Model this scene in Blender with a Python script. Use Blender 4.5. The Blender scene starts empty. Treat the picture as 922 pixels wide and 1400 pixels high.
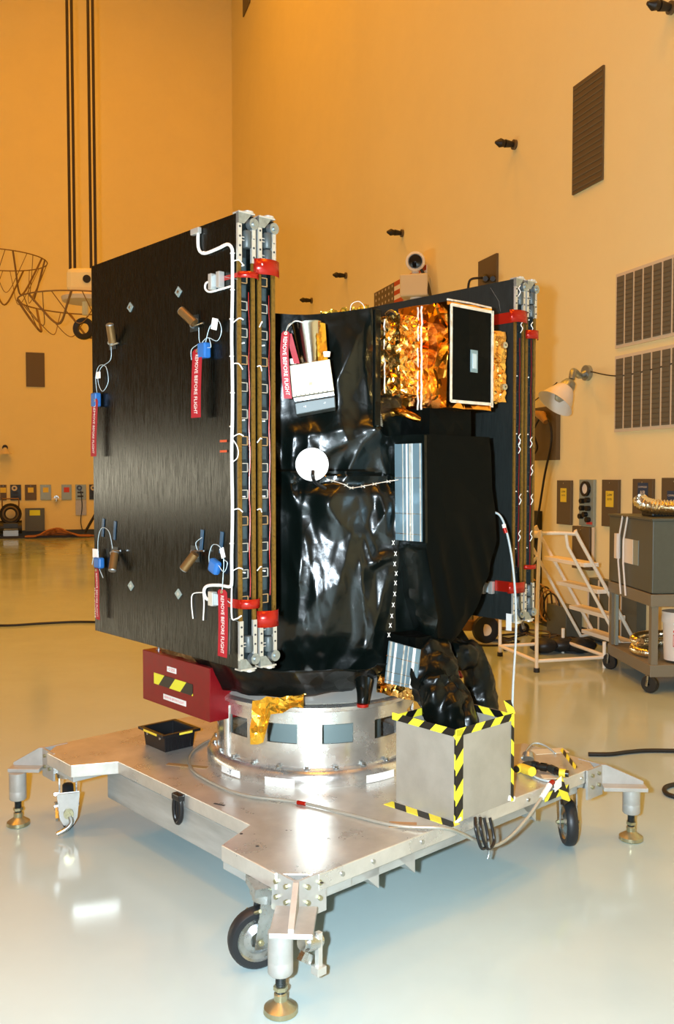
import bpy, math, random
from mathutils import Vector, Matrix, noise
random.seed(7)
S = bpy.context.scene
COL = S.collection
# ------------------------------------------------------------------ camera, light, exposure
FPX, CAMH = 1236.0, 1.6
PITCH = math.atan(50 / FPX)
cam = bpy.data.cameras.new('camera'); cam.sensor_fit = 'HORIZONTAL'; cam.sensor_width = 36
cam.lens = 36 * FPX / 922; cam.clip_end = 200
co = bpy.data.objects.new('camera', cam); COL.objects.link(co)
co.location = (0, 0, CAMH); co.rotation_euler = (math.pi / 2 - PITCH, 0, 0)
S.camera = co
S.view_settings.view_transform = 'Standard'; S.view_settings.look = 'None'
S.view_settings.gamma = 1; S.view_settings.use_curve_mapping = False
S.view_settings.exposure = 0.0
wd = bpy.data.worlds.new('world'); S.world = wd; wd.use_nodes = True
wd.node_tree.nodes['Background'].inputs[0].default_value = (1, .5, .12, 1)
wd.node_tree.nodes['Background'].inputs[1].default_value = 0.0

def light(name, kind, loc, power, col, size, target=None, spread=None):
    l = bpy.data.lights.new(name, kind); l.energy = power; l.color = col
    if kind == 'AREA': l.shape = 'DISK'; l.size = size
    else: l.shadow_soft_size = size
    if spread: l.spread = spread
    o = bpy.data.objects.new(name, l); COL.objects.link(o); o.location = loc
    if target: o.rotation_euler = (Vector(target) - Vector(loc)).to_track_quat('-Z', 'Y').to_euler()
    return o
# the photographer's flash, just left of and above the camera
light('camera_flash', 'POINT', (-.18, -.06, 1.64), 930, (.84, 1.0, 1.12), .035)
# sodium high-bay lamps under the hall's ceiling
for lx, ly in ((-9, 4), (-8, 13), (-4.5, 17), (-1.5, 10), (-3, 1), (-8, -5), (.6, -3), (3., 4)):
    light('sodium_lamp', 'AREA', (lx, ly, 16.5), 405, (1, .365, .005), 1.6, (lx, ly, 0))

# light through the long low window in the hall's left wall (outside the frame)
dl = light('window_light', 'AREA', (-14.1, 8.5, 1.55), 190, (1, .93, .70), 5, (0, 8.5, 1.55))
dl.data.shape = 'RECTANGLE'; dl.data.size = 9; dl.data.size_y = 1.0

# ------------------------------------------------------------------ frames and survey helpers
CX, CY, ANG = -.08, 4.18, math.radians(42)
FR = {'L': (Vector((CX, CY, 0)), ANG),                       # the spacecraft's own axes
      'R': (Vector((2.2, 9.63, 0)), math.atan2(.95108, -.30894)),   # right wall: x away along wall, y out of wall
      'B': (Vector((-2.89, 25.3, 0)), math.atan2(-.32549, -.94555)),  # back wall: x leftwards along wall, y out of wall
      'W': (Vector((0, 0, 0)), 0.0)}
def M(fr): o, a = FR[fr]; return Matrix.Translation(o) @ Matrix.Rotation(a, 4, 'Z')
MI = {k: M(k).inverted() for k in FR}
def ray(x, y):
    c, s = math.cos(PITCH), math.sin(PITCH)
    return Vector((x - 461, FPX * c + (700 - y) * s, -FPX * s + (700 - y) * c))
def hit(fr, ax, val, x, y):
    """surveyed point of the photograph on the plane (axis ax = val) of frame fr, in that frame"""
    o = MI[fr] @ Vector((0, 0, CAMH)); d = MI[fr].to_3x3() @ ray(x, y)
    p = o + d * ((val - o[ax]) / d[ax]); return p
def LX(x, y, v): return hit('L', 0, v, x, y)
def LY(x, y, v): return hit('L', 1, v, x, y)
def LZ(x, y, v): return hit('L', 2, v, x, y)
def RW(x, y, v=0.): return hit('R', 1, v, x, y)
def BW(x, y, v=0.): return hit('B', 1, v, x, y)
def WYp(x, y, v): return hit('W', 1, v, x, y)
def WZ(x, y, v=0.): return hit('W', 2, v, x, y)

# ------------------------------------------------------------------ materials
def mat(name, col, rough=.5, metal=0., spec=.5, bump=None, var=None, crumple=None, aniso=None, coat=0, emit=None, alpha=None, stretch=None):
    m = bpy.data.materials.new(name); m.use_nodes = True; nt = m.node_tree; N, K = nt.nodes, nt.links
    b = N['Principled BSDF']
    b.inputs['Base Color'].default_value = (*col, 1); b.inputs['Roughness'].default_value = rough
    b.inputs['Metallic'].default_value = metal; b.inputs['Specular IOR Level'].default_value = spec
    b.inputs['Coat Weight'].default_value = coat
    if alpha is not None: b.inputs['Transmission Weight'].default_value = alpha
    tc = N.new('ShaderNodeTexCoord'); mp = N.new('ShaderNodeMapping'); K.new(tc.outputs['Object'], mp.inputs[0])
    if stretch: mp.inputs['Scale'].default_value = stretch
    if var:  # (scale, amount, roughness amount)
        n = N.new('ShaderNodeTexNoise'); n.inputs['Scale'].default_value = var[0]; n.inputs['Detail'].default_value = 6
        n.inputs['Roughness'].default_value = .65; K.new(mp.outputs[0], n.inputs[0])
        r = N.new('ShaderNodeMapRange'); K.new(n.outputs[0], r.inputs[0])
        r.inputs[1].default_value = .3; r.inputs[2].default_value = .7
        r.inputs[3].default_value = 1 - var[1]; r.inputs[4].default_value = 1 + var[1]
        mx = N.new('ShaderNodeVectorMath'); mx.operation = 'SCALE'; mx.inputs[0].default_value = col
        K.new(r.outputs[0], mx.inputs['Scale']); K.new(mx.outputs[0], b.inputs['Base Color'])
        r2 = N.new('ShaderNodeMapRange'); K.new(n.outputs[0], r2.inputs[0])
        r2.inputs[1].default_value = .3; r2.inputs[2].default_value = .7
        r2.inputs[3].default_value = max(.02, rough - var[2]); r2.inputs[4].default_value = min(1, rough + var[2])
        K.new(r2.outputs[0], b.inputs['Roughness'])
    nrm = None
    if crumple:  # (scale, strength, scale2, strength2): flat facets of creased film
        g = N.new('ShaderNodeNewGeometry'); prev = g.outputs['Normal']
        for sc, st in (crumple[:2], crumple[2:]):
            if not st: continue
            v = N.new('ShaderNodeTexVoronoi'); v.inputs['Scale'].default_value = sc
            wn = N.new('ShaderNodeTexNoise'); wn.inputs['Scale'].default_value = sc * .6; K.new(mp.outputs[0], wn.inputs[0])
            ad = N.new('ShaderNodeVectorMath'); ad.operation = 'MULTIPLY_ADD'
            K.new(wn.outputs['Color'], ad.inputs[0]); ad.inputs[1].default_value = (1.2 / sc,) * 3; K.new(mp.outputs[0], ad.inputs[2])
            K.new(ad.outputs[0], v.inputs['Vector'])
            a = N.new('ShaderNodeVectorMath'); a.operation = 'SUBTRACT'; K.new(v.outputs['Color'], a.inputs[0]); a.inputs[1].default_value = (.5, .5, .5)
            c = N.new('ShaderNodeVectorMath'); c.operation = 'MULTIPLY_ADD'; K.new(a.outputs[0], c.inputs[0]); c.inputs[1].default_value = (st,) * 3
            K.new(prev, c.inputs[2]); prev = c.outputs[0]
        nz = N.new('ShaderNodeVectorMath'); nz.operation = 'NORMALIZE'; K.new(prev, nz.inputs[0]); nrm = nz.outputs[0]
        K.new(nrm, b.inputs['Normal'])
    if bump:  # (scale, strength, distance, stretch)
        mp2 = N.new('ShaderNodeMapping'); K.new(tc.outputs['Object'], mp2.inputs[0]); mp2.inputs['Scale'].default_value = bump[3] if len(bump) > 3 else (1, 1, 1)
        n2 = N.new('ShaderNodeTexNoise'); n2.inputs['Scale'].default_value = bump[0]; n2.inputs['Detail'].default_value = 4
        K.new(mp2.outputs[0], n2.inputs[0])
        bm = N.new('ShaderNodeBump'); bm.inputs['Strength'].default_value = bump[1]; bm.inputs['Distance'].default_value = bump[2]
        K.new(n2.outputs[0], bm.inputs['Height'])
        if nrm: K.new(nrm, bm.inputs['Normal'])
        K.new(bm.outputs[0], b.inputs['Normal'])
    if aniso:
        b.inputs['Anisotropic'].default_value = aniso[0]
        cx = N.new('ShaderNodeCombineXYZ')
        for i in range(3): cx.inputs[i].default_value = aniso[1][i]
        K.new(cx.outputs[0], b.inputs['Tangent'])
    if emit: b.inputs['Emission Color'].default_value = (*emit[0], 1); b.inputs['Emission Strength'].default_value = emit[1]
    return m

mWall = mat('painted_wall', (.86, .77, .44), .85, spec=.15, var=(1.3, .02, .02), bump=(60, .12, .01))
mCeil = mat('ceiling_paint', (.28, .24, .16), .9)
mFloor = mat('epoxy_floor', (.435, .565, .58), .13, spec=.62, var=(.9, .05, .05), bump=(2.2, .06, .02))
mBase = mat('dark_baseboard', (.03, .04, .04), .5)
mDeck = mat('milled_aluminium', (.66, .65, .60), .31, .66, var=(6, .16, .08), bump=(40, .05, .002, (6, 1, 1)))
mAlu = mat('aluminium', (.44, .44, .41), .42, .35, var=(12, .12, .08))
mBeam = mat('aluminium_beam', (.46, .48, .46), .6, .6, var=(5, .2, .1), stretch=(1, .4, 3))
mRing = mat('ring_aluminium', (.78, .77, .73), .26, .88, var=(9, .18, .08), bump=(14, .08, .003, (1, 1, 5)))
mBoxAl = mat('dull_aluminium_sheet', (.42, .40, .34), .5, .4, var=(7, .12, .08))
mZinc = mat('zinc_plated_steel', (.55, .58, .58), .3, 1., var=(30, .15, .1))
mBrass = mat('passivated_brass', (.42, .40, .25), .34, .85, var=(20, .15, .08))
mWhiteM = mat('bright_machined_metal', (.62, .61, .56), .35, .6)
mGreyM = mat('grey_hinge_metal', (.36, .41, .42), .38, .8, var=(60, .2, .1))
mDrum = mat('blue_grey_damper', (.07, .085, .085), .45, .2)
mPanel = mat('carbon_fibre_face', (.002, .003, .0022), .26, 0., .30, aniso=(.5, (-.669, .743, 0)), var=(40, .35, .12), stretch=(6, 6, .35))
mPanelR = mat('carbon_fibre_face_lit', (.016, .020, .019), .4, 0., .3, var=(40, .3, .1), stretch=(6, 6, .35))  # lighter copy of the carbon face: flash brightness painted into the base colour
mPanel2 = mat('solar_cell_edge', (.035, .06, .07), .35, .2, var=(40, .3, .1))
mKap = mat('kapton_edge', (.16, .085, .012), .35, .35, var=(90, .35, .1))
mBay = mat('dark_bay', (.012, .018, .018), .4, var=(20, .5, .1))
mFilm = mat('black_film', (.002, .004, .0032), .27, 0., .55, crumple=(9, .10, 30, .03), bump=(26, .10, .01))
mFilmD = mat('black_film_matt', (.0022, .003, .0026), .45, 0., .04, crumple=(6, .12, 22, .05))
mFilmS = mat('black_film_bag', (.002, .0035, .003), .28, 0., .24, crumple=(11, .22, 40, .05))
mGold = mat('gold_foil', (1.0, .43, .06), .16, 1., crumple=(8, .7, 24, .25))
mGoldL = mat('gold_foil_light', (1.0, .60, .16), .2, 1., crumple=(26, .8, 70, .4))
mYFoil = mat('yellow_kapton_foil', (.85, .50, .05), .25, .8, crumple=(20, .6, 60, .3))
mSilver = mat('silver_teflon_mirror', (.22, .34, .40), .28, .45, crumple=(5, .10, 20, .03))
mTapeE = mat('pale_edge_tape', (.75, .70, .60), .4, .4, crumple=(60, .5, 10, 0))
mWhite = mat('white_paint', (.82, .80, .74), .5)
mPaper = mat('white_paper', (.85, .83, .78), .6)
mCream = mat('cream_plate', (.66, .60, .44), .5)
mSteel = mat('polished_steel', (.62, .60, .54), .18, 1.)
mCoat = mat('polished_cone', (.70, .68, .62), .36, .6, bump=(3, .05, .01))
mRed = mat('red_ribbon', (.34, .005, .014), .6, bump=(30, .3, .004))
mRedB = mat('red_anodised', (.20, .003, .006), .35, .2, spec=.4, var=(18, .12, .05))
mRedTape = mat('red_film_strap', (.36, .012, .005), .25, .3)
mBlack = mat('black_plastic', (.008, .008, .009), .3)
mRub = mat('black_rubber', (.012, .014, .016), .45)
mBlue = mat('blue_tape', (.02, .12, .36), .35)
mBlueD = mat('blue_film', (.02, .07, .13), .2)
mBronze = mat('bronze_tube', (.22, .12, .04), .35, .6)
mYel = mat('yellow_paint', (.80, .62, .05), .5)
mYelL = mat('fluorescent_yellow', (.75, .85, .05), .6)
mGreyBox = mat('grey_enamel', (.085, .10, .085), .45, var=(30, .06, .03))
mCart = mat('grey_painted_cart', (.20, .185, .14), .45)
mLadder = mat('white_painted_tube', (.90, .84, .70), .45)
mDuct = mat('foil_duct', (.85, .76, .58), .22, 1., crumple=(70, .22, 10, 0))
mBrown = mat('bronze_grey_plate', (.125, .095, .055), .5, .2)
mVent = mat('filter_grille', (.13, .12, .085), .6)
mVentF = mat('pale_grille_frame', (.66, .58, .44), .6)
mDev = mat('green_grey_device', (.30, .38, .37), .4, .3)
mCable = mat('black_cable', (.012, .011, .01), .5)
mGreyC = mat('braided_grey_hose', (.42, .42, .36), .35, .5, bump=(300, .4, .002))
mClear = mat('clear_sleeve', (.45, .55, .58), .2, .1)
mLens = mat('lens_glass', (.004, .004, .006), .05, 0, 1.)
mGlass = mat('lamp_glass', (.4, .45, .4), .1, .3)
mNavy = mat('navy_print', (.02, .05, .12), .5)
mOldRed = mat('faded_red_print', (.50, .07, .02), .6)
mInk = mat('ink', (.03, .03, .03), .6)
mRedInk = mat('red_ink', (.65, .06, .05), .6)
mTanTape = mat('tan_tape', (.38, .22, .09), .4)
mBucket = mat('white_bucket_plastic', (.80, .76, .70), .4)
mRope = mat('steel_wire_rope', (.035, .022, .010), .6)
mBasket = mat('hose_loop_dark', (.22, .12, .03), .6)
mOrng = mat('faded_orange_hose', (.42, .16, .05), .6)

def hazard_mat():
    m = bpy.data.materials.new('hazard_tape'); m.use_nodes = True; N, K = m.node_tree.nodes, m.node_tree.links
    b = N['Principled BSDF']; b.inputs['Roughness'].default_value = .35
    uv = N.new('ShaderNodeUVMap'); uv.uv_map = 'UVMap'; sp = N.new('ShaderNodeSeparateXYZ'); K.new(uv.outputs[0], sp.inputs[0])
    a = N.new('ShaderNodeMath'); a.operation = 'ADD'; K.new(sp.outputs[0], a.inputs[0]); K.new(sp.outputs[1], a.inputs[1])
    d = N.new('ShaderNodeMath'); d.operation = 'DIVIDE'; K.new(a.outputs[0], d.inputs[0]); d.inputs[1].default_value = .112
    f = N.new('ShaderNodeMath'); f.operation = 'FRACT'; K.new(d.outputs[0], f.inputs[0])
    g = N.new('ShaderNodeMath'); g.operation = 'GREATER_THAN'; K.new(f.outputs[0], g.inputs[0]); g.inputs[1].default_value = .5
    mx = N.new('ShaderNodeMix'); mx.data_type = 'RGBA'; K.new(g.outputs[0], mx.inputs[0])
    mx.inputs[6].default_value = (.80, .74, .04, 1); mx.inputs[7].default_value = (.006, .006, .006, 1)
    K.new(mx.outputs[2], b.inputs['Base Color']); return m
mHaz = hazard_mat()
def strap_mat():
    # milled arcs on the deck corner pads
    return mDeck

# ------------------------------------------------------------------ mesh builder
OFF = {}
class MB:
    def __init__(s): s.v = []; s.f = []; s.uv = None
    def add(s, vs, fs):
        k = len(s.v); s.v += [Vector(q) for q in vs]; s.f += [tuple(i + k for i in q) for q in fs]; return s
    def box(s, lo, hi, R=None, c=None):
        lo, hi = Vector(lo), Vector(hi)
        vs = [Vector((a, b, d)) for a in (lo.x, hi.x) for b in (lo.y, hi.y) for d in (lo.z, hi.z)]
        if R is not None:
            c = Vector(c) if c is not None else (lo + hi) / 2
            vs = [c + R @ (q - c) for q in vs]
        return s.add(vs, [(0, 1, 3, 2), (4, 6, 7, 5), (0, 4, 5, 1), (2, 3, 7, 6), (0, 2, 6, 4), (1, 5, 7, 3)])
    def bar(s, p, q, w, h, up=(0, 0, 1)):
        p, q = Vector(p), Vector(q); d = (q - p).normalized(); sd = d.cross(Vector(up))
        if sd.length < 1e-4: sd = d.cross(Vector((1, 0, 0)))
        sd.normalize(); u = sd.cross(d)
        vs = [e + sd * (a * w / 2) + u * (b * h / 2) for e in (p, q) for a, b in ((-1, -1), (1, -1), (1, 1), (-1, 1))]
        return s.add(vs, [(0, 1, 2, 3), (7, 6, 5, 4), (0, 4, 5, 1), (1, 5, 6, 2), (2, 6, 7, 3), (3, 7, 4, 0)])
    def cyl(s, p, q, r0, r1=None, n=20, caps=True):
        r1 = r0 if r1 is None else r1
        return s.tube([p, q], [r0, r1], n, caps)
    def tube(s, pts, r, n=8, caps=True):
        pts = [Vector(q) for q in pts]; rr = r if isinstance(r, (list, tuple)) else [r] * len(pts)
        k = len(s.v); pu = None
        for i, p in enumerate(pts):
            d = (pts[min(i + 1, len(pts) - 1)] - pts[max(i - 1, 0)])
            if d.length < 1e-9: d = Vector((0, 0, 1))
            d.normalize()
            if pu is None:
                pu = d.cross(Vector((0, 0, 1)))
                if pu.length < 1e-3: pu = d.cross(Vector((1, 0, 0)))
            pu = (pu - d * pu.dot(d)).normalized(); w = d.cross(pu)
            for j in range(n):
                a = 2 * math.pi * j / n; s.v.append(p + (pu * math.cos(a) + w * math.sin(a)) * rr[i])
        for i in range(len(pts) - 1):
            for j in range(n):
                a, b = k + i * n + j, k + i * n + (j + 1) % n
                s.f.append((a, b, b + n, a + n))
        if caps:
            s.f.append(tuple(k + j for j in reversed(range(n)))); s.f.append(tuple(k + (len(pts) - 1) * n + j for j in range(n)))
        return s
    def prism(s, poly, z0, z1, axis=2):
        def P(a, b, c): return (a, b, c) if axis == 2 else ((a, c, b) if axis == 1 else (c, a, b))
        n = len(poly); vs = [P(a, b, z0) for a, b in poly] + [P(a, b, z1) for a, b in poly]
        return s.add(vs, [tuple(reversed(range(n))), tuple(range(n, 2 * n))] + [(i, (i + 1) % n, n + (i + 1) % n, n + i) for i in range(n)])
    def lathe(s, prof, c=(0, 0, 0), n=48, closed=True, ax=None):
        c = Vector(c); R = Vector((0, 0, 1)).rotation_difference(Vector(ax).normalized()).to_matrix() if ax is not None else Matrix.Identity(3)
        k = len(s.v); m = len(prof)
        for j in range(n):
            a = 2 * math.pi * j / n
            for r, z in prof: s.v.append(c + R @ Vector((r * math.cos(a), r * math.sin(a), z)))
        for j in range(n):
            for i in range(m if closed else m - 1):
                i2 = (i + 1) % m; j2 = (j + 1) % n
                s.f.append((k + j * m + i, k + j2 * m + i, k + j2 * m + i2, k + j * m + i2))
        return s
    def ball(s, c, r, n=12, sq=(1, 1, 1)):
        c = Vector(c); prof = [(math.cos(a) , math.sin(a)) for a in [-math.pi / 2 + math.pi * i / (n // 2) for i in range(n // 2 + 1)]]
        k = len(s.v)
        for j in range(n):
            a = 2 * math.pi * j / n
            for x, z in prof: s.v.append(c + Vector((x * math.cos(a) * r * sq[0], x * math.sin(a) * r * sq[1], z * r * sq[2])))
        m = len(prof)
        for j in range(n):
            for i in range(m - 1):
                j2 = (j + 1) % n; s.f.append((k + j * m + i, k + j2 * m + i, k + j2 * m + i + 1, k + j * m + i + 1))
        return s

def mk(mb, name, m, parent=None, smooth=False, bev=0, kind=None, label=None, off=(0, 0, 0), fr=None, solid=0):
    off = OFF.get(parent.name, Vector((0, 0, 0))) if parent else Vector(off)
    me = bpy.data.meshes.new(name); me.from_pydata([tuple(q - off) for q in mb.v], [], mb.f); me.materials.append(m)
    if mb.uv:
        ul = me.uv_layers.new(name='UVMap')
        for li, l in enumerate(me.loops): ul.data[li].uv = mb.uv[l.vertex_index]
    if smooth:
        for p in me.polygons: p.use_smooth = True
        me.set_sharp_from_angle(angle=math.radians(smooth if smooth > 1 else 40))
    me.update()
    o = bpy.data.objects.new(name, me); COL.objects.link(o)
    if parent: o.parent = parent; OFF[o.name] = off
    elif fr:
        OFF[o.name] = off; o.matrix_world = M(fr) @ Matrix.Translation(off)
    if bev:
        b = o.modifiers.new('bevel', 'BEVEL'); b.width = bev; b.segments = 2; b.limit_method = 'ANGLE'; b.angle_limit = math.radians(50)
    if solid:
        b = o.modifiers.new('solid', 'SOLIDIFY'); b.thickness = solid; b.offset = 0
    if kind: o['kind'] = kind
    if label: o['label'] = label
    return o
def thing(name, label, cat, fr, off, group=None):
    o = bpy.data.objects.new(name, None); COL.objects.link(o); o.empty_display_size = .1
    o.matrix_world = M(fr) @ Matrix.Translation(Vector(off)); OFF[o.name] = Vector(off)
    o['label'] = label; o['category'] = cat
    if group: o['group'] = group
    return o
def tagit(o, label, cat, group=None):
    o['label'] = label; o['category'] = cat
    if group: o['group'] = group
    return o
def struct(mb, name, m, fr='W', **k): return mk(mb, name, m, None, kind='structure', fr=fr, **k)
def lerp_(a, b, t): return a + (b - a) * t
def smooth_path(pts, n=6):
    pts = [Vector(p) for p in pts]; out = []
    for i in range(len(pts) - 1):
        p0 = pts[max(i - 1, 0)]; p1 = pts[i]; p2 = pts[i + 1]; p3 = pts[min(i + 2, len(pts) - 1)]
        for k in range(n):
            t = k / n
            out.append(.5 * ((2 * p1) + (p2 - p0) * t + (2 * p0 - 5 * p1 + 4 * p2 - p3) * t * t + (3 * p1 - p0 - 3 * p2 + p3) * t ** 3))
    out.append(pts[-1]); return out
def rod(pts, r, n=8, k=6): return MB().tube(smooth_path(pts, k), r, n)
def tape(p, q, wv, nv, th=.0015, ph=0., us=1.):
    """strip from p to q, width vector wv (to one side), raised along nv; UV in metres"""
    p, q, wv, nv = Vector(p), Vector(q), Vector(wv), Vector(nv) * th; L = (q - p).length; w = wv.length
    b = MB(); vs = [p, q, q + wv, p + wv]; b.add(vs + [x + nv for x in vs], [(3, 2, 1, 0), (4, 5, 6, 7), (0, 1, 5, 4), (1, 2, 6, 5), (2, 3, 7, 6), (3, 0, 4, 7)])
    b.uv = [(a * us, c * us) for a, c in [(ph, 0), (L + ph, 0), (L + ph, w), (ph, w)] * 2]
    return b
def text(mb, s, size, org, ux, uy, nv, th=.0008):
    """lettering as thin mesh: org = left baseline, ux/uy unit axes, centred on width when org is centre"""
    cu = bpy.data.curves.new('t', 'FONT'); cu.body = s; cu.size = size; cu.align_x = 'CENTER'; cu.align_y = 'CENTER'; cu.resolution_u = 2
    ob = bpy.data.objects.new('t', cu); COL.objects.link(ob); dg = bpy.context.evaluated_depsgraph_get()
    me = ob.evaluated_get(dg).to_mesh(); org, ux, uy, nv = Vector(org), Vector(ux).normalized(), Vector(uy).normalized(), Vector(nv).normalized()
    mb.add([org + ux * v.co.x + uy * v.co.y + nv * th for v in me.vertices], [tuple(p.vertices) for p in me.polygons])
    ob.evaluated_get(dg).to_mesh_clear(); bpy.data.objects.remove(ob); bpy.data.curves.remove(cu); return mb
ZV = Vector((0, 0, 1))
Rz = lambda a: Matrix.Rotation(math.radians(a), 3, 'Z')
Rx = lambda a: Matrix.Rotation(math.radians(a), 3, 'X')
Ry = lambda a: Matrix.Rotation(math.radians(a), 3, 'Y')

# ------------------------------------------------------------------ the hall
HZ = 18.
struct(MB().box((-16, -12, -.2), (7, 32, 0)), 'floor', mFloor)
struct(MB().box((-16, -12, HZ), (7, 32, HZ + .2)), 'ceiling', mCeil)
struct(MB().box((-24, 0 - .3, 0), (16.48, 0, HZ)), 'wall_right', mWall, 'R')
struct(MB().box((-.3, -.3, 0), (13.2, 0, HZ)), 'wall_back', mWall, 'B')
struct(MB().box((-14.6, -12, 0), (-14.3, 24, HZ)), 'wall_left', mCeil)
struct(MB().box((-14.6, -12, 0), (6.9, -11.7, HZ)), 'wall_front', mCeil)
struct(MB().box((-6, .0, 0), (16.45, .02, .10)), 'baseboard_right', mBase, 'R')
struct(MB().box((.03, .0, 0), (12, .03, .17)), 'baseboard_back', mBase, 'B')
struct(MB().box((5.9, .0, 0), (6.4, .03, .17)).box((6.4, 0, 0), (6.41, .04, .2)), 'trim_1', mBase, 'B')

def quad_on(fr, a, b, z0, z1, y0, y1): return MB().box((min(a, b), y0, z0), (max(a, b), y1, z1))
# grilles on the right wall
o = mk(quad_on('R', -.52, -1.03, 4.39, 5.45, 0, .02), 'wall_grille', mBrown, fr='R', off=(-.78, 0, 4.39))
tagit(o, 'tall bronze-grey perforated grille high on the right wall near the top of the frame', 'grille')
b = MB()
for k in range(18): b.box((-1.02, .02, 4.42 + k * .058), (-.53, .024, 4.43 + k * .058))
mk(b, 'grille_lines', mVent, o, kind='stuff')
o = mk(quad_on('R', 1.04, 1.5, 3.72, 4.18, 0, .03), 'wall_grille', mBrown, fr='R', off=(1.27, 0, 3.72)); tagit(o, 'small bronze-grey grille on the wall above the rear solar panel', 'grille')
o = mk(quad_on('R', -.32, .13, 1.76, 2.32, 0, .05), 'wall_panel', mBrown, fr='R', off=(-.1, 0, 1.76)); tagit(o, 'dark square wall panel under the bell-shaped wall lamp', 'panel')
o = mk(quad_on('R', 14.1, 14.9, 13.4, 15.2, 0, .03), 'wall_grille', mBrown, fr='R', off=(14.5, 0, 13.4)); tagit(o, 'distant narrow grille cut off by the top edge of the picture', 'grille')
o = mk(quad_on('B', 5.0, 5.46, 3.9, 4.78, 0, .03), 'wall_grille', mBrown, fr='B', off=(5.23, 0, 3.9)); tagit(o, 'small dark grille on the back wall at far left', 'grille')
def strip_vent(s0, s1, z0, z1, lab):
    t = thing('filter_vent', lab, 'vent', 'R', ((s0 + s1) / 2, 0, z0))
    mk(MB().box((s0, 0, z0), (s1, .02, z1)), 'frame', mVentF, t)
    n = round((s1 - s0) / .131)
    w = (s1 - s0 - .02) / n
    for k in range(n):
        a = s0 + .01 + k * w
        e = mk(MB().box((a + .014, .02, z0 + .03), (a + w - .014, .026, z1 - .03)), 'filter_panel', mVent, t)
        b = MB()
        for j in range(14):
            zz = z0 + .05 + j * (z1 - z0 - .1) / 14; b.box((a + .016, .026, zz), (a + w - .016, .029, zz + .006))
        mk(b, 'louver_lines', mBrown, e, kind='stuff')
strip_vent(-2.6, -1.27, 2.77, 3.45, 'upper row of vertical filter panels in pale frame on right wall')
strip_vent(-2.6, -1.27, 2.0, 2.70, 'lower row of vertical filter panels in pale frame on right wall')

# nozzles on the right wall
for i, (x, y, w, l) in enumerate(((705, 198, .10, 'nearest dark pipe nozzle high on the right wall, below the tall grille'),
                       (551, 319, .12, 'second dark nozzle on the wall above the camera housing'),
                       (474, 377, .13, 'third dark nozzle on the far wall, above the gold foil body edge'),
                       (427, 411, .13, 'smallest farthest dark nozzle just above the black foil body'),
                       (920, 11, .12, 'dark nozzle with a wire at the top right corner'))):
    p = RW(x, y); t = thing('wall_nozzle', l, 'nozzle', 'R', (p.x, 0, p.z), 'nozzles along the right wall')
    mk(MB().cyl((p.x, 0, p.z), (p.x, .03, p.z), .055, n=14), 'flange', mBrown, t, smooth=40)
    mk(MB().cyl((p.x, .03, p.z), (p.x, .13, p.z), .03, .045, 12), 'body', mCable, t, smooth=40)
    mk(MB().tube([(p.x, .13, p.z), (p.x, .19, p.z), (p.x, .25, p.z)], [.035, .05, .015], 12), 'tip', mCable, t, smooth=40)

# flag on the right wall
t = thing('wall_flag', 'flag with star canton and red stripes on the wall behind the camera housing', 'flag', 'R', (4.3, 0, 3.62))
mk(MB().box((3.1, 0, 3.62), (5.16, .012, 4.5)), 'cloth', mWhite, t)
for k in range(7): mk(MB().box((3.1, .012, 4.5 - .88 / 13 * (2 * k + 1)), (5.16 if k > 3 else 4.3, .014, 4.5 - .88 / 13 * 2 * k)), 'stripe', mOldRed, t)
c = mk(MB().box((4.3, .012, 4.5 - .88 * 7 / 13), (5.16, .0155, 4.5)), 'canton', mBrown, t)
b = MB()
for r in range(5):
    for q in range(6):
        px, pz = 4.37 + q * .14, 4.46 - r * .095
        pts = [(px + (.028 if j % 2 == 0 else .012) * math.sin(j * math.pi / 5), pz + (.028 if j % 2 == 0 else .012) * math.cos(j * math.pi / 5)) for j in range(10)]
        b.prism(pts, .0155, .017, 1)
mk(b, 'stars', mVentF, c, kind='stuff')

# bell lamp on the right wall
p = RW(805, 510); t = thing('wall_lamp', 'pale bell-shaped lamp on a bent arm, right wall', 'lamp', 'R', (p.x, 0, p.z - .2))
mk(MB().cyl((p.x, 0, p.z), (p.x, .04, p.z), .075, n=20), 'mount', mGreyM, t, smooth=40)
q1 = hit('R', 1, .34, 757, 527)
hd = RW(782, 520, .34)
mk(rod([(p.x, .03, p.z), (p.x + .0, .10, p.z - .03), (lerp_(p.x, hd.x, .5), .22, p.z - .015), (lerp_(p.x, hd.x, .9), .31, p.z - .02), (hd.x, .34, hd.z + .01)], .03, 12), 'arm', mGreyM, t, smooth=40)
ax = Vector((-.02, .8, -1))
mk(MB().lathe([(.02, 0), (.055, .02), (.07, .06), (.075, .1), (.06, .11), (.0, .105)], hd, 24, False, ax), 'socket', mGreyM, t, smooth=40)
mk(MB().lathe([(.07, .09), (.095, .12), (.13, .19), (.165, .27), (.18, .285), (.16, .27), (.12, .19), (.08, .12)], hd, 32, True, ax), 'shade', mWhite, t, smooth=40)
mk(MB().lathe([(.03, .1), (.05, .15), (.055, .2), (.03, .245), (0.001, .255)], hd, 20, False, ax), 'bulb', mGlass, t, smooth=60)
o = mk(rod([RW(808, 508, .02), RW(842, 514, .02), RW(880, 508, .02), RW(930, 494, .02)], .006), 'slack_wire', mCable, fr='R', off=RW(808, 508, .02), smooth=60)
tagit(o, 'thin slack wire running right from the bell lamp across the vents', 'wire')
o = mk(rod([RW(730, 549, .03), RW(748, 535, .05), RW(762, 523, .05)], .006), 'slack_wire', mCable, fr='R', off=RW(730, 549, .03), smooth=60)
tagit(o, 'thin wire running left from the bell lamp to the panel stack', 'wire')

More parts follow.
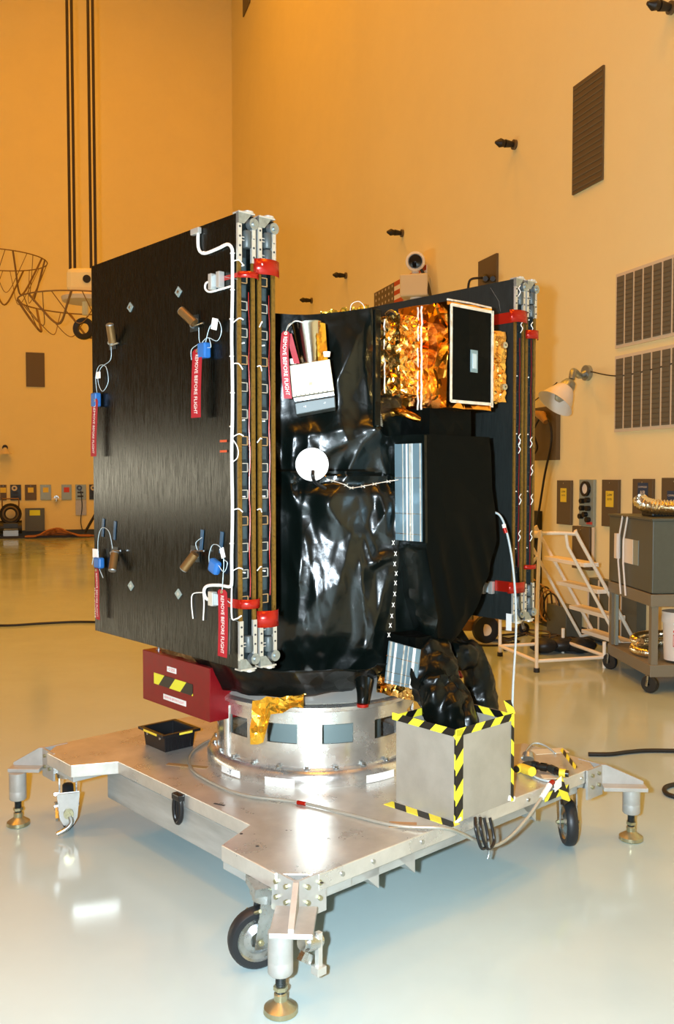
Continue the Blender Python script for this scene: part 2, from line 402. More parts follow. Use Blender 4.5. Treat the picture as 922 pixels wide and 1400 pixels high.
# pan-tilt camera housing
p = RW(568, 391, .22); t = thing('security_camera', 'white wall camera housing with round black lens on a box', 'camera', 'R', (p.x, 0, p.z - .22))
mk(MB().box((p.x - .17, 0, p.z - .42), (p.x + .17, .30, p.z - .24)), 'bracket', mDev, t, bev=.01)
mk(MB().cyl((p.x, .2, p.z - .24), (p.x, .2, p.z - .12), .09, n=20), 'neck', mWhite, t, smooth=40)
R = Rz(58)
mk(MB().box((p.x - .19, .08, p.z - .16), (p.x + .19, .36, p.z + .14), R), 'drive_box', mCream, t, bev=.02)
b = MB(); cc = Vector((p.x, .22, p.z)); 
mk(MB().box(cc + Vector((-.12, -.155, .06)), cc + Vector((-.15, -.14, .09)), R, cc), 'badge', mOldRed, t)
lookd = (MI['R'] @ Vector((0, 0, 1.6)) - cc).normalized(); hc = cc + Vector((0, 0, .33))
mk(MB().cyl(cc + Vector((0, 0, .12)), cc + Vector((0, 0, .26)), .05, n=12), 'yoke', mWhite, t, smooth=40)
hz = mk(MB().lathe([(0.001, -.3), (.11, -.28), (.135, -.1), (.135, .06), (.13, .12), (.10, .13), (.095, .1), (.001, .1)], hc, 28, False, lookd), 'housing', mWhite, t, smooth=40)
mk(MB().lathe([(.09, .1), (.09, .125), (.06, .13), (.001, .132)], hc, 28, False, lookd), 'lens', mLens, hz, smooth=40)
mk(rod([RW(576, 368, .2), RW(584, 385, .12), RW(590, 412, .1)], .022), 'cable', mCable, t, smooth=60)
o = mk(rod([RW(640, 398, .3), RW(643, 383, .3), RW(656, 380, .2), RW(668, 381, .05)], .014), 'wall_cable', mCable, fr='R', off=RW(668, 381, .05), smooth=60)
tagit(o, 'short black cable arching into the small grille above the rear panel', 'cable')
o = mk(MB().cyl(RW(664, 381, .03), RW(664, 381, .16), .05, .03, 12).cyl(RW(674, 381, .03), RW(674, 381, .12), .04, .03, 12), 'cable_gland', mCable, fr='R', off=RW(664, 381, .03), smooth=40)
tagit(o, 'dark fitting on the small grille above the rear panel', 'fitting')

# device plates on the right wall
def plate(s0, s1, z0, z1, fr, lab, m=mBrown, stick=None, sm=mYel, lines=(), dep=.03, group='service plates along the wall'):
    t = thing('service_plate', lab, 'plate', fr, ((s0 + s1) / 2, 0, z0), group)
    mk(MB().box((min(s0, s1), 0, z0), (max(s0, s1), dep, z1)), 'cover', m, t, bev=.004)
    c = (s0 + s1) / 2; mk(MB().cyl((c, dep, z1 - .03), (c, dep + .004, z1 - .03), .008, n=8), 'screw', mZinc, t)
    if stick:
        cx, cz, w, h = stick
        st = mk(MB().box((cx - w / 2, dep, cz - h / 2), (cx + w / 2, dep + .003, cz + h / 2)), 'sticker', sm, t)
        if lines:
            b = MB(); tw = -1
            for k, s in enumerate(lines): text(b, s, min(h * .3, w * 1.45 / len(s)), (cx, dep + .0035, cz + h * .28 - k * h * .3), (-1, 0, 0), ZV, (0, 1, 0))
            mk(b, 'lettering', mInk if sm is not mNavy else mWhite, st)
    return t
plate(-.57, -.31, 1.10, 1.55, 'R', 'leftmost brown wall plate with yellow sticker, right of the rear panel', stick=(-.44, 1.40, .11, .14), lines=('Low', '100 PSI'))
plate(-1.36, -1.10, 1.12, 1.56, 'R', 'brown wall plate with yellow sticker right of the valve panel', stick=(-1.23, 1.38, .12, .15), lines=('Low', '50 PSI'))
plate(-1.85, -1.57, 1.12, 1.57, 'R', 'brown wall plate with navy sticker behind the silver duct', stick=(-1.72, 1.45, .14, .17), sm=mNavy, lines=('COMPRESSED', 'AIR', '90 PSI'))
plate(-2.3, -1.97, 1.12, 1.58, 'R', 'rightmost brown wall plate with navy sticker, cut by the frame', stick=(-2.13, 1.38, .16, .18), sm=mNavy, lines=('COMPRESSED', 'AIR', '90 PSI'))
t = thing('valve_panel', 'grey-green valve panel with round gauge and black knobs', 'panel', 'R', (-.84, 0, 1.11))
mk(MB().box((-.97, 0, 1.11), (-.72, .03, 1.56)), 'cover', mDev, t, bev=.004)
g = mk(MB().lathe([(.05, 0), (.075, 0), (.075, .025), (.05, .025)], (-.845, .03, 1.47), 24, True, (0, 1, 0)), 'gauge', mBlack, t, smooth=40)
mk(MB().cyl((-.845, .03, 1.47), (-.845, .045, 1.47), .05, n=24), 'dial', mWhite, g, smooth=40)
for kx, kz in ((-.80, 1.35), (-.89, 1.36), (-.80, 1.28), (-.90, 1.28), (-.85, 1.22), (-.78, 1.20), (-.9, 1.17)):
    mk(MB().cyl((kx, .03, kz), (kx, .07, kz), .026, n=12), 'knob', mBlack, t, smooth=40)
mk(MB().box((-.95, .03, 1.125), (-.86, .035, 1.15)), 'red_label', mRedInk, t, label='red label strip')
o = plate(-.95, -.65, .68, 1.10, 'R', 'tall brown cover below the valve panel with side conduits', m=mBrown, dep=.06)
for s in (-.97, -.64): mk(MB().cyl((s, .03, .72), (s, .03, 1.1), .015, n=8), 'conduit', mVentF, o, smooth=40)
o = mk(MB().box((.02, 0, .14), (.24, .04, 1.22)), 'wall_panel', mBay, fr='R', off=(.13, 0, .14)); tagit(o, 'tall black opening panel beside the rear solar panel stack', 'panel')
o = mk(MB().box((-.78, .02, 0), (-.42, .2, .30)), 'floor_box', mGreyBox, fr='R', off=(-.6, .1, 0), bev=.005); tagit(o, 'small grey box against the wall behind the white stairs', 'box')
t = thing('wall_cabinet', 'low grey cabinet behind the open stairs with pale vertical rods', 'cabinet', 'R', (-1.3, 0, 0))
mk(MB().box((-1.75, .0, .05), (-1.0, .1, .62)), 'body', mGreyBox, t)
for k in range(4): mk(MB().cyl((-1.05 - k * .17, .13, .1), (-1.05 - k * .17, .13, .62), .009, n=8), 'rod', mVentF, t, smooth=40)
# cables on wall near rear stack
o = mk(rod([RW(732, 570, .08), RW(742, 566, .1), RW(752, 578, .1), RW(754, 605, .08), RW(745, 650, .06), RW(737, 700, .06), RW(728, 745, .06)], .012), 'wall_cable', mCable, fr='R', off=RW(728, 745, .06), smooth=60)
tagit(o, 'long black cable hanging down the wall from the square panel', 'cable')
o = mk(rod([RW(738, 572, .12), RW(730, 590, .15), RW(735, 612, .12), RW(728, 625, .1)], .010), 'wall_cable', mCable, fr='R', off=RW(728, 625, .1), smooth=60)
tagit(o, 'short black cable loop at the left edge of the square panel', 'cable')
o = mk(MB().tube([RW(733, 565, .1), RW(741, 568, .12), RW(747, 577, .12)], [.03, .05, .03], 10), 'cable_connector', mTanTape, fr='R', off=RW(747, 577, .12), smooth=40)
tagit(o, 'tan connector at the head of the hanging wall cable', 'connector')

# ------------------------------------------------------------------ back wall fittings (far left)
ctr = [('brown', None), ('black', None), ('brown', None), ('pale', None), ('pale', 'red'), ('valve', None), ('black', None)]
xs = [(0, 9), (14, 29), (34, 50), (55, 70), (84, 98), (103, 118), (122, 136)]
labs = ['leftmost small brown plate on the back wall, cut by the frame', 'black gauge plate above the hose machine on back wall', 'brown plate above the grey cabinet, back wall',
        'pale plate with tan sticker right of the brown one, back wall', 'pale plate with red sticker on the back wall', 'silver valve plate with hanging lower panel, back wall', 'black plate half hidden by the large solar panel']
for (kd, st), (a, c), l in zip(ctr, xs, labs):
    A, B = BW(a, 663), BW(c, 683)
    m = {'brown': mBrown, 'black': mBay, 'pale': mDev, 'valve': mDev}[kd]
    t = plate(B.x, A.x, .96, 1.36, 'B', l, m=m, stick=((A.x + B.x) / 2, 1.22, .14, .13) if kd in ('brown', 'pale') else None, sm=mRedInk if st else mYel, group='small plates on the back wall')
    if kd in ('black', 'valve'): mk(MB().lathe([(.03, 0), (.07, 0), (.07, .02), (.03, .02)], (A.x - .1, .03, 1.27), 20, True, (0, 1, 0)), 'gauge', mVentF if kd == 'black' else mBlack, t, smooth=40)
    if kd in ('black', 'valve'):
        for kz in (1.15, 1.05): mk(MB().box((A.x - .2, .03, kz - .02), (A.x - .05, .05, kz + .02)), 'knob', mCable, t)
    if kd == 'valve': mk(MB().box((B.x, 0, .55), (A.x, .03, .95)), 'lower_panel', mAlu, t)
t = thing('wall_cabinet', 'waist-high grey cabinet with bright yellow notice on the back wall', 'cabinet', 'B', (5.29, .1, 0))
mk(MB().box((5.05, 0, .15), (5.53, .12, .75)), 'body', mGreyBox, t, bev=.005)
mk(MB().box((5.16, .12, .56), (5.42, .124, .70)), 'notice', mYelL, t)
t = thing('wall_valve', 'pale pipe valve between two plates on the back wall', 'valve', 'B', (4.75, 0, .9))
mk(MB().cyl((4.75, 0, 1.02), (4.75, .12, 1.02), .06, n=14).cyl((4.75, .1, .93), (4.75, .1, 1.04), .035, n=12), 'body', mZinc, t, smooth=40)
mk(MB().box((4.63, .1, .97), (4.87, .13, 1.01)), 'handle', mWhite, t)
p = BW(7, 612); t = thing('wall_lamp', 'small dark-topped bell lamp at the far left edge, back wall', 'lamp', 'B', (p.x, 0, p.z - .2))
mk(MB().cyl((p.x, 0, p.z), (p.x, .12, p.z), .07, n=14), 'mount', mCable, t, smooth=40)
mk(MB().lathe([(.03, 0), (.06, -.05), (.1, -.1), (.17, -.17), (.15, -.16), (.05, -.06)], (p.x, .16, p.z), 20, True), 'shade', mVentF, t, smooth=40)
t = thing('hose_machine', 'black wheeled machine with coiled hose by the back wall', 'machine', 'B', (5.88, .35, 0))
mk(MB().lathe([(.12, -.06), (.24, -.09), (.27, -.06), (.27, .06), (.24, .09), (.12, .06)], (5.88, .35, .62), 24, True, (0, 1, 0)), 'hose_reel', mCable, t, smooth=40)
mk(MB().box((5.68, .2, .25), (6.08, .5, .4)), 'chassis', mBay, t, bev=.02)
for s in (5.66, 6.1): mk(MB().lathe([(.05, -.05), (.17, -.05), (.17, .05), (.05, .05)], (s, .35, .28), 20, True, (1, 0, 0)), 'wheel', mRub, t, smooth=40)
mk(MB().box((5.7, .3, .0), (6.06, .5, .2)), 'foot', mGreyM, t)
mk(rod([(5.7, .35, .4), (5.68, .3, .95), (5.75, .3, 1.0), (6.02, .3, 1.0), (6.08, .3, .95), (6.06, .35, .4)], .018), 'handle', mBronze, t, smooth=60)
mk(MB().lathe([(.16, -.015), (.20, 0), (.16, .015)], (5.88, .47, .63), 24, True, (0, 1, 0)), 'hose', mBrown, t, smooth=40)
b = MB()
for k in range(8):
    pts = [(5.5 - .16 * j + random.uniform(-.05, .05), .35 + .05 * k + random.uniform(-.08, .08), .03 + .03 * k * math.exp(-((j - 4.5) / 2.2) ** 2) + .01) for j in range(11)]
    b.tube(smooth_path(pts, 3), .022, 6)
o = mk(b, 'hose_pile', mOrng, fr='B', off=(4.7, .5, 0), smooth=60); tagit(o, 'pile of faded orange hose along the foot of the back wall', 'hose', None)
t = thing('hanging_wire', 'thin wire hanging below the silver valve plate', 'wire', 'B', (4.1, .05, .1))
mk(rod([(4.13, .04, 1.2), (4.1, .05, .8), (4.14, .05, .4), (4.1, .05, .15)], .012), 'strand', mCable, t, smooth=60)
t = thing('light_stand', 'dark leaning stand leg beside the large solar panel, back wall', 'stand', 'B', (3.9, .6, 0))
mk(MB().tube([(4.07, .6, .12), (3.6, .6, .95)], .035, 8), 'leg', mCable, t, smooth=40)
mk(MB().box((4.0, .55, 0), (4.25, .65, .06)), 'foot', mCable, t)
o = mk(MB().box((3.6, .5, 0), (6.4, .58, .06)), 'floor_cable_cover', mCable, fr='B', off=(5, .54, 0)); tagit(o, 'dark cable cover strip lying before the back wall', 'cover')

# ------------------------------------------------------------------ hoist blocks hanging at left
def hoist(px, pyb, Y, lab, full):
    c = WYp(px, pyb, Y); sc = Y / FPX
    t = thing('hoist_block', lab, 'hoist', 'W', (c.x, c.y, c.z))
    Rr = (87 if full else 66) * sc
    def ring(r, z, th, dx=0, n=40):
        return MB().tube([(c.x + dx + r * math.cos(2 * math.pi * k / n), c.y + r * math.sin(2 * math.pi * k / n), z) for k in range(n + 1)], th, 6)
    mk(ring(Rr, c.z + .28, .011), 'ring', mBasket, t, smooth=60)
    for k in range(14):
        a = 2 * math.pi * k / 14; a2 = a + .75
        pts = []
        for j in range(7):
            u = j / 6; aa = a + (a2 - a) * u; rr = Rr * (1 - .28 * math.sin(math.pi * u)) 
            pts.append((c.x + rr * math.cos(aa), c.y + rr * math.sin(aa), c.z + .28 - (.42 if full else .75) * math.sin(math.pi * u)))
        mk(rod(pts, .007 if k % 3 else .018, 6, 3), 'hose_loop', mBasket, t, smooth=60)
    if full: mk(MB().lathe([(.05, 0), (.34, .0), (.36, .06), (.30, .12), (.05, .14)], (c.x, c.y, c.z + .30), 28), 'collar', mVentF, t, smooth=40)
    if full:
        mk(MB().box((c.x - .26, c.y - .15, c.z + .42), (c.x + .30, c.y + .15, c.z + .80)), 'block', mWall, t, bev=.08)
        mk(MB().cyl((c.x + .07, c.y - .17, c.z + .62), (c.x + .07, c.y - .13, c.z + .62), .06, n=16), 'axle', mCable, t, smooth=40)
        mk(MB().cyl((c.x, c.y, c.z + .30), (c.x, c.y, c.z + .1), .05, n=12), 'shank', mWall, t, smooth=40)
        mk(MB().lathe([(.085, -.04), (.085, .04), (.15, .05), (.17, 0), (.15, -.05)], (c.x, c.y - .1, c.z - .12), 28, True, (0, 1, 0)), 'hook', mCable, t, smooth=40)
        for dx in (-.19, .13):
            for e in (-.035, .035):
                mk(MB().cyl((c.x + dx + e, c.y, c.z + .78), (c.x + dx + e - .02, c.y, 17.9), .022, n=8), 'wire_rope', mRope, t, smooth=60)
    return t
hoist(117, 440, 14, 'white hoist block with black hook and hose ring on wire ropes', True)
o = hoist(-5, 375, 18, 'second ring of looped hoses cut by the left edge', False)
c = WYp(-5, 375, 18)
mk(MB().cyl((c.x, c.y, c.z + .42), (c.x, c.y, 17.9), .05, n=10), 'wire_rope', mRope, o, smooth=60)

# ------------------------------------------------------------------ floor cables
def floor_cable(pts, r, lab, m=mCable, name='floor_cable'):
    P = [WZ(x, y, r) for x, y in pts]
    o = mk(rod(P, r), name, m, fr='W', off=(P[0].x, P[0].y, 0), smooth=60); return tagit(o, lab, 'cable')
floor_cable([(-60, 850), (0, 855), (60, 852), (110, 850), (170, 852), (230, 858)], .012, 'thin dark cable crossing the floor behind the large solar panel')
floor_cable([(805, 1031), (835, 1031), (860, 1028), (890, 1026), (960, 1027)], .012, 'black cable on the floor running right from the dolly corner')
floor_cable([(960, 1068), (925, 1072), (910, 1077), (912, 1085), (930, 1090), (970, 1092)], .012, 'black cable loop at the right edge of the floor')
for k in range(9):
    a = random.uniform(0, 1); pts = []
    x, y = 700 + 90 * a, 868 + random.uniform(-12, 12)
    for j in range(7):
        pts.append((x, y)); x += random.uniform(-42, 48); y += random.uniform(-9, 9); x = min(max(x, 640), 815); y = min(max(y, 858), 892)
    floor_cable(pts, .009, 'tangled dark cable lying on the floor under the white stairs', mCable if k % 3 else mBrown, 'tangled_cable')['group'] = 'tangled cables under the stairs'
for k in range(6):
    p0 = RW(725 + 7 * k, 850, .15); pts = []
    for j in range(9):
        a = j / 8 * math.pi * 2
        pts.append((p0.x + .2 * math.cos(a + k) * (1 - k * .08), .12 + .05 * k * .3 + .02 * math.sin(a), .27 + (.24 - .02 * k) * math.sin(a + k)))
    pts.append(pts[0])
    o = mk(rod(pts, .009), 'cable_coil', mCable if k % 2 else mTanTape, fr='R', off=(p0.x, .1, .05), smooth=60); tagit(o, 'loose cable coil hanging by the wall behind the stairs', 'cable', 'cable coils by the wall')
# black soft bag under stairs
p = WZ(768, 893); b = MB(); n1 = 26
for i in range(3): b.ball((p.x - .16 + .17 * i, p.y + .05 * (i % 2), .07), .11, 16, (1.2, .9, .62))
o = mk(b, 'black_bag', mRub, fr='W', off=(p.x, p.y, 0), smooth=60)
for v in o.data.vertices: v.co += v.co.normalized() * .02 * noise.noise(v.co * 18)
for v in o.data.vertices: v.co.z = max(v.co.z, .002)
tagit(o, 'limp black bag on the floor under the white stairs', 'bag')

# ------------------------------------------------------------------ white rolling stairs
r_tube = .015
t = thing('rolling_stairs', 'white tubular rolling stairs with open steps by the right wall', 'stairs', 'W', (1.9, 7.6, 0))
Fa = WZ(734, 919); Fb = WZ(684, 897); Y0 = Fa.y
dF = (Fb - Fa); wid = dF.length * .98; dn = Vector((dF.x, dF.y, 0)).normalized()
run = Vector((.965, .263, 0)).normalized()
r = .0155
def LP(a, w, z): return Vector((Fa.x, Fa.y, 0)) + run * a + Vector((dF.x, dF.y, 0)) * w + ZV * z
TOPZ = 1.13
for w in (0, 1):
    mk(rod([LP(0, w, .0), LP(.0, w, .5), LP(.02, w, TOPZ - .03), LP(.05, w, TOPZ), LP(.33, w, TOPZ - .01), LP(.38, w, TOPZ - .06), LP(.93, w, .17)], r, 10, 4), 'side_frame', mLadder, t, smooth=60)
    mk(MB().tube([LP(.25, w, TOPZ), LP(.27, w, 1.02), LP(.80, w, .14)], r * .9, 10), 'stringer', mLadder, t, smooth=60)
    mk(MB().tube([LP(0, w, .09), LP(.66, w, .09)], r, 10), 'base_rail', mLadder, t, smooth=60)
    mk(MB().cyl(LP(.0, w, 0), LP(.0, w, .035), r * 1.6, n=10), 'rubber_foot', mRub, t, smooth=60)
    mk(MB().cyl(LP(.62, w, .0), LP(.62, w, .22), r, n=10), 'leg', mLadder, t, smooth=60)
    mk(MB().tube([LP(.80, w, .14), LP(.93, w, .155), LP(.93, w, .17)], r * .9, 10), 'foot_rail', mLadder, t, smooth=60)
for k in range(4):
    a, z = .42 + .128 * k, .845 - .225 * k
    st = MB(); p0, p1, p2, p3 = LP(a, 0, z), LP(a + .14, 0, z), LP(a + .14, 1, z), LP(a, 1, z)
    st.add([p0, p1, p2, p3] + [q + ZV * .035 for q in (p0, p1, p2, p3)], [(3, 2, 1, 0), (4, 5, 6, 7), (0, 1, 5, 4), (1, 2, 6, 5), (2, 3, 7, 6), (3, 0, 4, 7)])
    mk(st, 'step', mLadder, t, bev=.004)
mk(MB().tube([LP(0, 0, .09), LP(0, 1, .09)], r, 10), 'cross_rail', mLadder, t, smooth=60)
mk(MB().tube([LP(.66, 0, .09), LP(.66, 1, .09)], r, 10), 'cross_rail', mLadder, t, smooth=60)
mk(MB().tube([LP(0.02, 0, TOPZ - .01), LP(0.02, 1, TOPZ - .01)], r * 1.9, 10), 'top_rail', mLadder, t, smooth=60)
mk(MB().tube([LP(0, 0, .95), LP(0, 1, .45)], r * .8, 10), 'brace', mLadder, t, smooth=60)
mk(MB().tube([LP(0, 1, .95), LP(0, 0, .45)], r * .8, 10), 'brace', mLadder, t, smooth=60)

# ------------------------------------------------------------------ grey cart with cabinet
Pc = WZ(890, 948); Pl = WZ(838, 917)
e1 = Vector((Pl.x - Pc.x, Pl.y - Pc.y, 0)); lenL = e1.length * 1.12; e1.normalize(); e2 = Vector((e1.y, -e1.x, 0)); e2 = e2 if e2.x > 0 else -e2
LF = 1.0
def CP(a, b, z): return Vector((Pc.x, Pc.y, 0)) + e1 * a + e2 * b + ZV * z
t = thing('equipment_cart', 'grey two-shelf cart on black casters at the right edge', 'cart', 'W', (Pc.x, Pc.y, 0))
def obox(mb, a0, a1, b0, b1, z0, z1):
    vs = [CP(a, b, z) for a in (a0, a1) for b in (b0, b1) for z in (z0, z1)]
    return mb.add(vs, [(0, 1, 3, 2), (4, 6, 7, 5), (0, 4, 5, 1), (2, 3, 7, 6), (0, 2, 6, 4), (1, 5, 7, 3)])
for a in (0, lenL - .05):
    for bb in (0, LF - .05): mk(obox(MB(), a, a + .05, bb, bb + .05, .13, .73), 'corner_post', mCart, t)
mk(obox(MB(), -.01, lenL + .01, -.01, LF, .64, .73), 'top_frame', mCart, t, bev=.004)
mk(obox(MB(), -.01, lenL + .01, -.01, LF, .12, .21), 'bottom_tray', mCart, t, bev=.004)
mk(obox(MB(), lenL - .13, lenL - .10, .005, .03, .22, .64), 'slotted_rail', mDev, t)
for a, bb in ((.02, .0), (lenL - .03, .0), (.02, LF), (lenL - .03, LF)):
    w = mk(MB().lathe([(.01, -.018), (.06, -.018), (.065, -.01), (.065, .01), (.06, .018), (.01, .018)], CP(a, bb, .065), 24, True, e2 * .8 + e1 * .6), 'caster_wheel', mRub, t, smooth=40)
    mk(MB().bar(CP(a, bb - .028, .05), CP(a, bb - .02, .13), .035, .006, e2), 'fork', mZinc, w)
cz0, cz1 = .735, 1.27
t = thing('equipment_cabinet', 'dark grey metal cabinet with white latch plates on the cart', 'cabinet', 'W', CP(.2, .3, cz0))
body = MB(); c0 = .06
foot = [(0.0, c0), (lenL - .02, 0), (lenL - .02, LF - .05), (0, LF - .05)]
mk(obox(MB(), .0, lenL + .02, .0, LF - .05, cz0, cz1), 'body', mGreyBox, t, bev=.006)
mk(obox(MB(), -.01, lenL + .03, -.01, LF - .04, cz1, cz1 + .015), 'lid', mGreyBox, t)
mk(obox(MB(), lenL * .42, lenL * .62, -.006, 0, cz0 + .18, cz0 + .37), 'label_plate', mWhite, t)
mk(obox(MB(), lenL * .30, lenL * .42, -.004, 0, cz0 + .18, cz0 + .37), 'label_plate', mDev, t)
mk(obox(MB(), lenL * .74, lenL * .80, -.03, 0, cz0 + .2, cz0 + .40), 'latch', mWhite, t)
for k in (0, 1):
    a = lenL * (.60 + .12 * k)
    mk(MB().tube([CP(a - .05, -.008, cz1 + .01), CP(a, -.02, cz1 - .18), CP(a, -.02, cz1 - .36), CP(a - .06, -.02, .66)], .008, 6), 'strap', mWhite, t, smooth=60)
mk(obox(MB(), lenL * .35, lenL * .6, .12, .32, cz1 + .015, cz1 + .06), 'mount_block', mBay, t, bev=.01)
def corr(pts, R, n, m, name, par=None, **k):
    P = smooth_path(pts, 12); rr = []; out = []; acc = 0.; st = .011
    for i in range(len(P) - 1):
        L = (P[i + 1] - P[i]).length
        while acc < L:
            out.append(P[i].lerp(P[i + 1], acc / L)); rr.append(R * (1.09 if len(out) % 2 else .90)); acc += st
        acc -= L
    return mk(MB().tube(out, rr, 18), name, m, par, smooth=25, **k)
D0 = [CP(.36, .05, cz1 + .14), CP(.33, .05, cz1 + .12), CP(.27, .08, cz1 + .10), CP(.2, .16, cz1 + .09), CP(.1, .4, cz1 + .08), CP(.05, .8, cz1 + .06), CP(.05, 1.2, cz1 + .05)]
o = corr(D0, .055, 3, mDuct, 'foil_duct', fr='W', off=D0[0]); tagit(o, 'silver corrugated duct lying on top of the grey cabinet', 'duct')
D1 = [CP(.38 + .30 * math.cos(a), .44 + .40 * math.sin(a), .248) for a in [math.radians(q) for q in range(-130, 215, 15)]]
o = corr(D1, .034, 2, mDuct, 'foil_duct', fr='W', off=D1[0]); tagit(o, 'lower turn of silver duct coiled on the cart bottom shelf', 'duct')
D2 = [q + ZV * .070 - e2 * .0 for q in D1[2:14]]
o = corr(D2, .033, 2, mDuct, 'foil_duct', fr='W', off=D2[0]); tagit(o, 'upper turn of silver duct resting on the coil on the cart shelf', 'duct')
bc = CP(.10, .24, .21)
t = thing('plastic_bucket', 'white plastic bucket with red printed label on the cart shelf', 'bucket', 'W', bc)
mk(MB().lathe([(.001, 0), (.095, 0), (.105, .28), (.115, .28), (.115, .31), (.108, .345), (.112, .345), (.112, .36), (.001, .36)], bc + ZV * .02, 32, False), 'body', mBucket, t, smooth=40)
bd = -(bc - Vector((0, 0, 0))); bd.z = 0; bd.normalize(); bs = ZV.cross(bd)
lb = MB(); 
for (x0, x1, z0, z1) in ((-.03, .03, .235, .25), (-.03, .03, .13, .137), (-.03, -.026, .13, .22), (.026, .03, .13, .22), (-.03, .03, .215, .22)):
    vs = [bc + bd * .107 + bs * x + ZV * z for x, z in ((x0, z0), (x1, z0), (x1, z1), (x0, z1))]; lb.add(vs + [v + bd * .002 for v in vs], [(4, 5, 6, 7), (3, 2, 1, 0), (0, 1, 5, 4), (1, 2, 6, 5), (2, 3, 7, 6), (3, 0, 4, 7)])
lb.lathe([(.013, 0), (.018, 0), (.018, .003), (.013, .003)], bc + bd * .107 + ZV * .175, 16, True, bd)
lb.bar(bc + bd * .109 - bs * .015 + ZV * .165, bc + bd * .109 + bs * .015 + ZV * .187, .003, .003)
mk(lb, 'printed_label', mRedInk, t, label='red printed label with circle emblem')
mk(rod([bc + bd * .116 - bs * .03 + ZV * .31, bc + bd * .118 + ZV * .27, bc + bd * .118 + bs * .05 + ZV * .24], .002), 'handle', mZinc, t, smooth=60)

# ------------------------------------------------------------------ equipment behind spacecraft
p = WZ(668, 880); t = thing('wheeled_equipment', 'dark wheeled equipment with brass fittings behind the spacecraft', 'equipment', 'W', (p.x, p.y, 0))
mk(MB().box((p.x - .28, p.y, .12), (p.x + .12, p.y + .35, .22)), 'chassis', mBronze, t, bev=.01)
mk(MB().lathe([(.03, -.02), (.07, -.03), (.13, -.025), (.13, .025), (.07, .03), (.03, .02)], (p.x - .03, p.y - .02, .14), 28, True, (.3, -1, 0)), 'wheel', mRub, t, smooth=40)
mk(MB().cyl((p.x - .03, p.y - .05, .14), (p.x - .035, p.y - .06, .14), .055, n=20), 'hub', mVentF, t, smooth=40)
for k in range(5): mk(MB().cyl((p.x - .25 + .1 * k, p.y + .1, .22), (p.x - .25 + .1 * k, p.y + .1, .30 + .02 * (k % 2)), .025, n=10), 'fitting', mBrass, t, smooth=40)
mk(MB().tube([(p.x - .1, p.y, .27), (p.x + .12, p.y, .27)], .012, 8), 'pipe', mZinc, t, smooth=60)
p = WZ(716, 866); t = thing('loose_caster', 'small black caster standing on the floor below the rear panel', 'caster', 'W', (p.x, p.y, 0))
mk(MB().lathe([(.01, -.02), (.055, -.02), (.055, .02), (.01, .02)], (p.x, p.y, .055), 24, True, (.2, -1, 0)), 'wheel', mRub, t, smooth=40)
mk(MB().lathe([(.001, -.023), (.025, -.023), (.025, .023), (.001, .023)], (p.x, p.y, .055), 20, False, (.2, -1, 0)), 'hub', mZinc, t, smooth=40)
mk(MB().bar((p.x - .005, p.y - .03, .05), (p.x - .03, p.y - .03, .18), .03, .006, (0, 1, 0)), 'fork', mZinc, t)
mk(MB().cyl((p.x - .03, p.y, .16), (p.x - .03, p.y, .42), .03, n=12), 'post', mDev, t, smooth=60)
# ------------------------------------------------------------------ transport dolly
DZ = .34
dol = thing('transport_dolly', 'large square aluminium dolly deck on casters and jack feet', 'dolly', 'L', (-.13, -.13, 0))
x0, x1, y0, y1 = -1.0, .74, -1.0, .84
y0 = -1.035
ch = .10
deck = [(x0 + ch, y0), (x1 - ch * .7, y0), (x1, y0 + ch * .7), (x1, -.62), (x1 - .17, -.55), (x1 - .17, .36), (x1, .43), (x1, y1 - ch), (x1 - ch, y1), (x0 + ch, y1), (x0, y1 - ch), (x0, .50), (-.82, .41), (-.82, -.56), (x0 + .0, -.64), (x0, y0 + ch)]
mk(MB().prism(deck, DZ - .055, DZ), 'deck_plate', mDeck, dol, bev=.003)
def beam(lo, hi): mk(MB().box(lo, hi), 'side_beam', mBeam, dol, bev=.004)
beam((-.817, -.86, .15), (-.77, .52, DZ - .057)); beam((.52, -.86, .16), (.565, .52, DZ - .057))
beam((-.75, -1.0, .235), (.6, -.96, DZ - .057)); beam((-.75, .78, .20), (.6, .82, DZ - .057)); beam((-.75, -.1, .2), (.5, -.05, DZ - .057))
mk(MB().box((x0 + .02, -.9, .245), (-.82, -.62, DZ - .057)), 'corner_block', mBeam, dol, bev=.003)
mk(MB().box((x0 + .02, .52, .255), (-.82, .78, DZ - .057)), 'corner_block', mBeam, dol, bev=.003)
mk(MB().box((x0 + .1, y0 + .02, .245), (-.74, -.88, DZ - .057)), 'corner_block', mBeam, dol, bev=.003)
# triangular gussets under the right-hand edge
for gx in (-.60, -.42, -.02, .30):
    mk(MB().prism([(gx - .10, DZ - .06), (gx, DZ - .06), (gx, .19)], -1.0, -.90, 1), 'gusset', mAlu, dol)
# bolts in the deck edge
for bx in (-.8, -.66, -.42, -.1, .2, .38, .58):
    mk(MB().cyl((bx, y0, DZ - .028), (bx, y0 - .004, DZ - .028), .008, n=10), 'bolt', mZinc, dol, smooth=40)
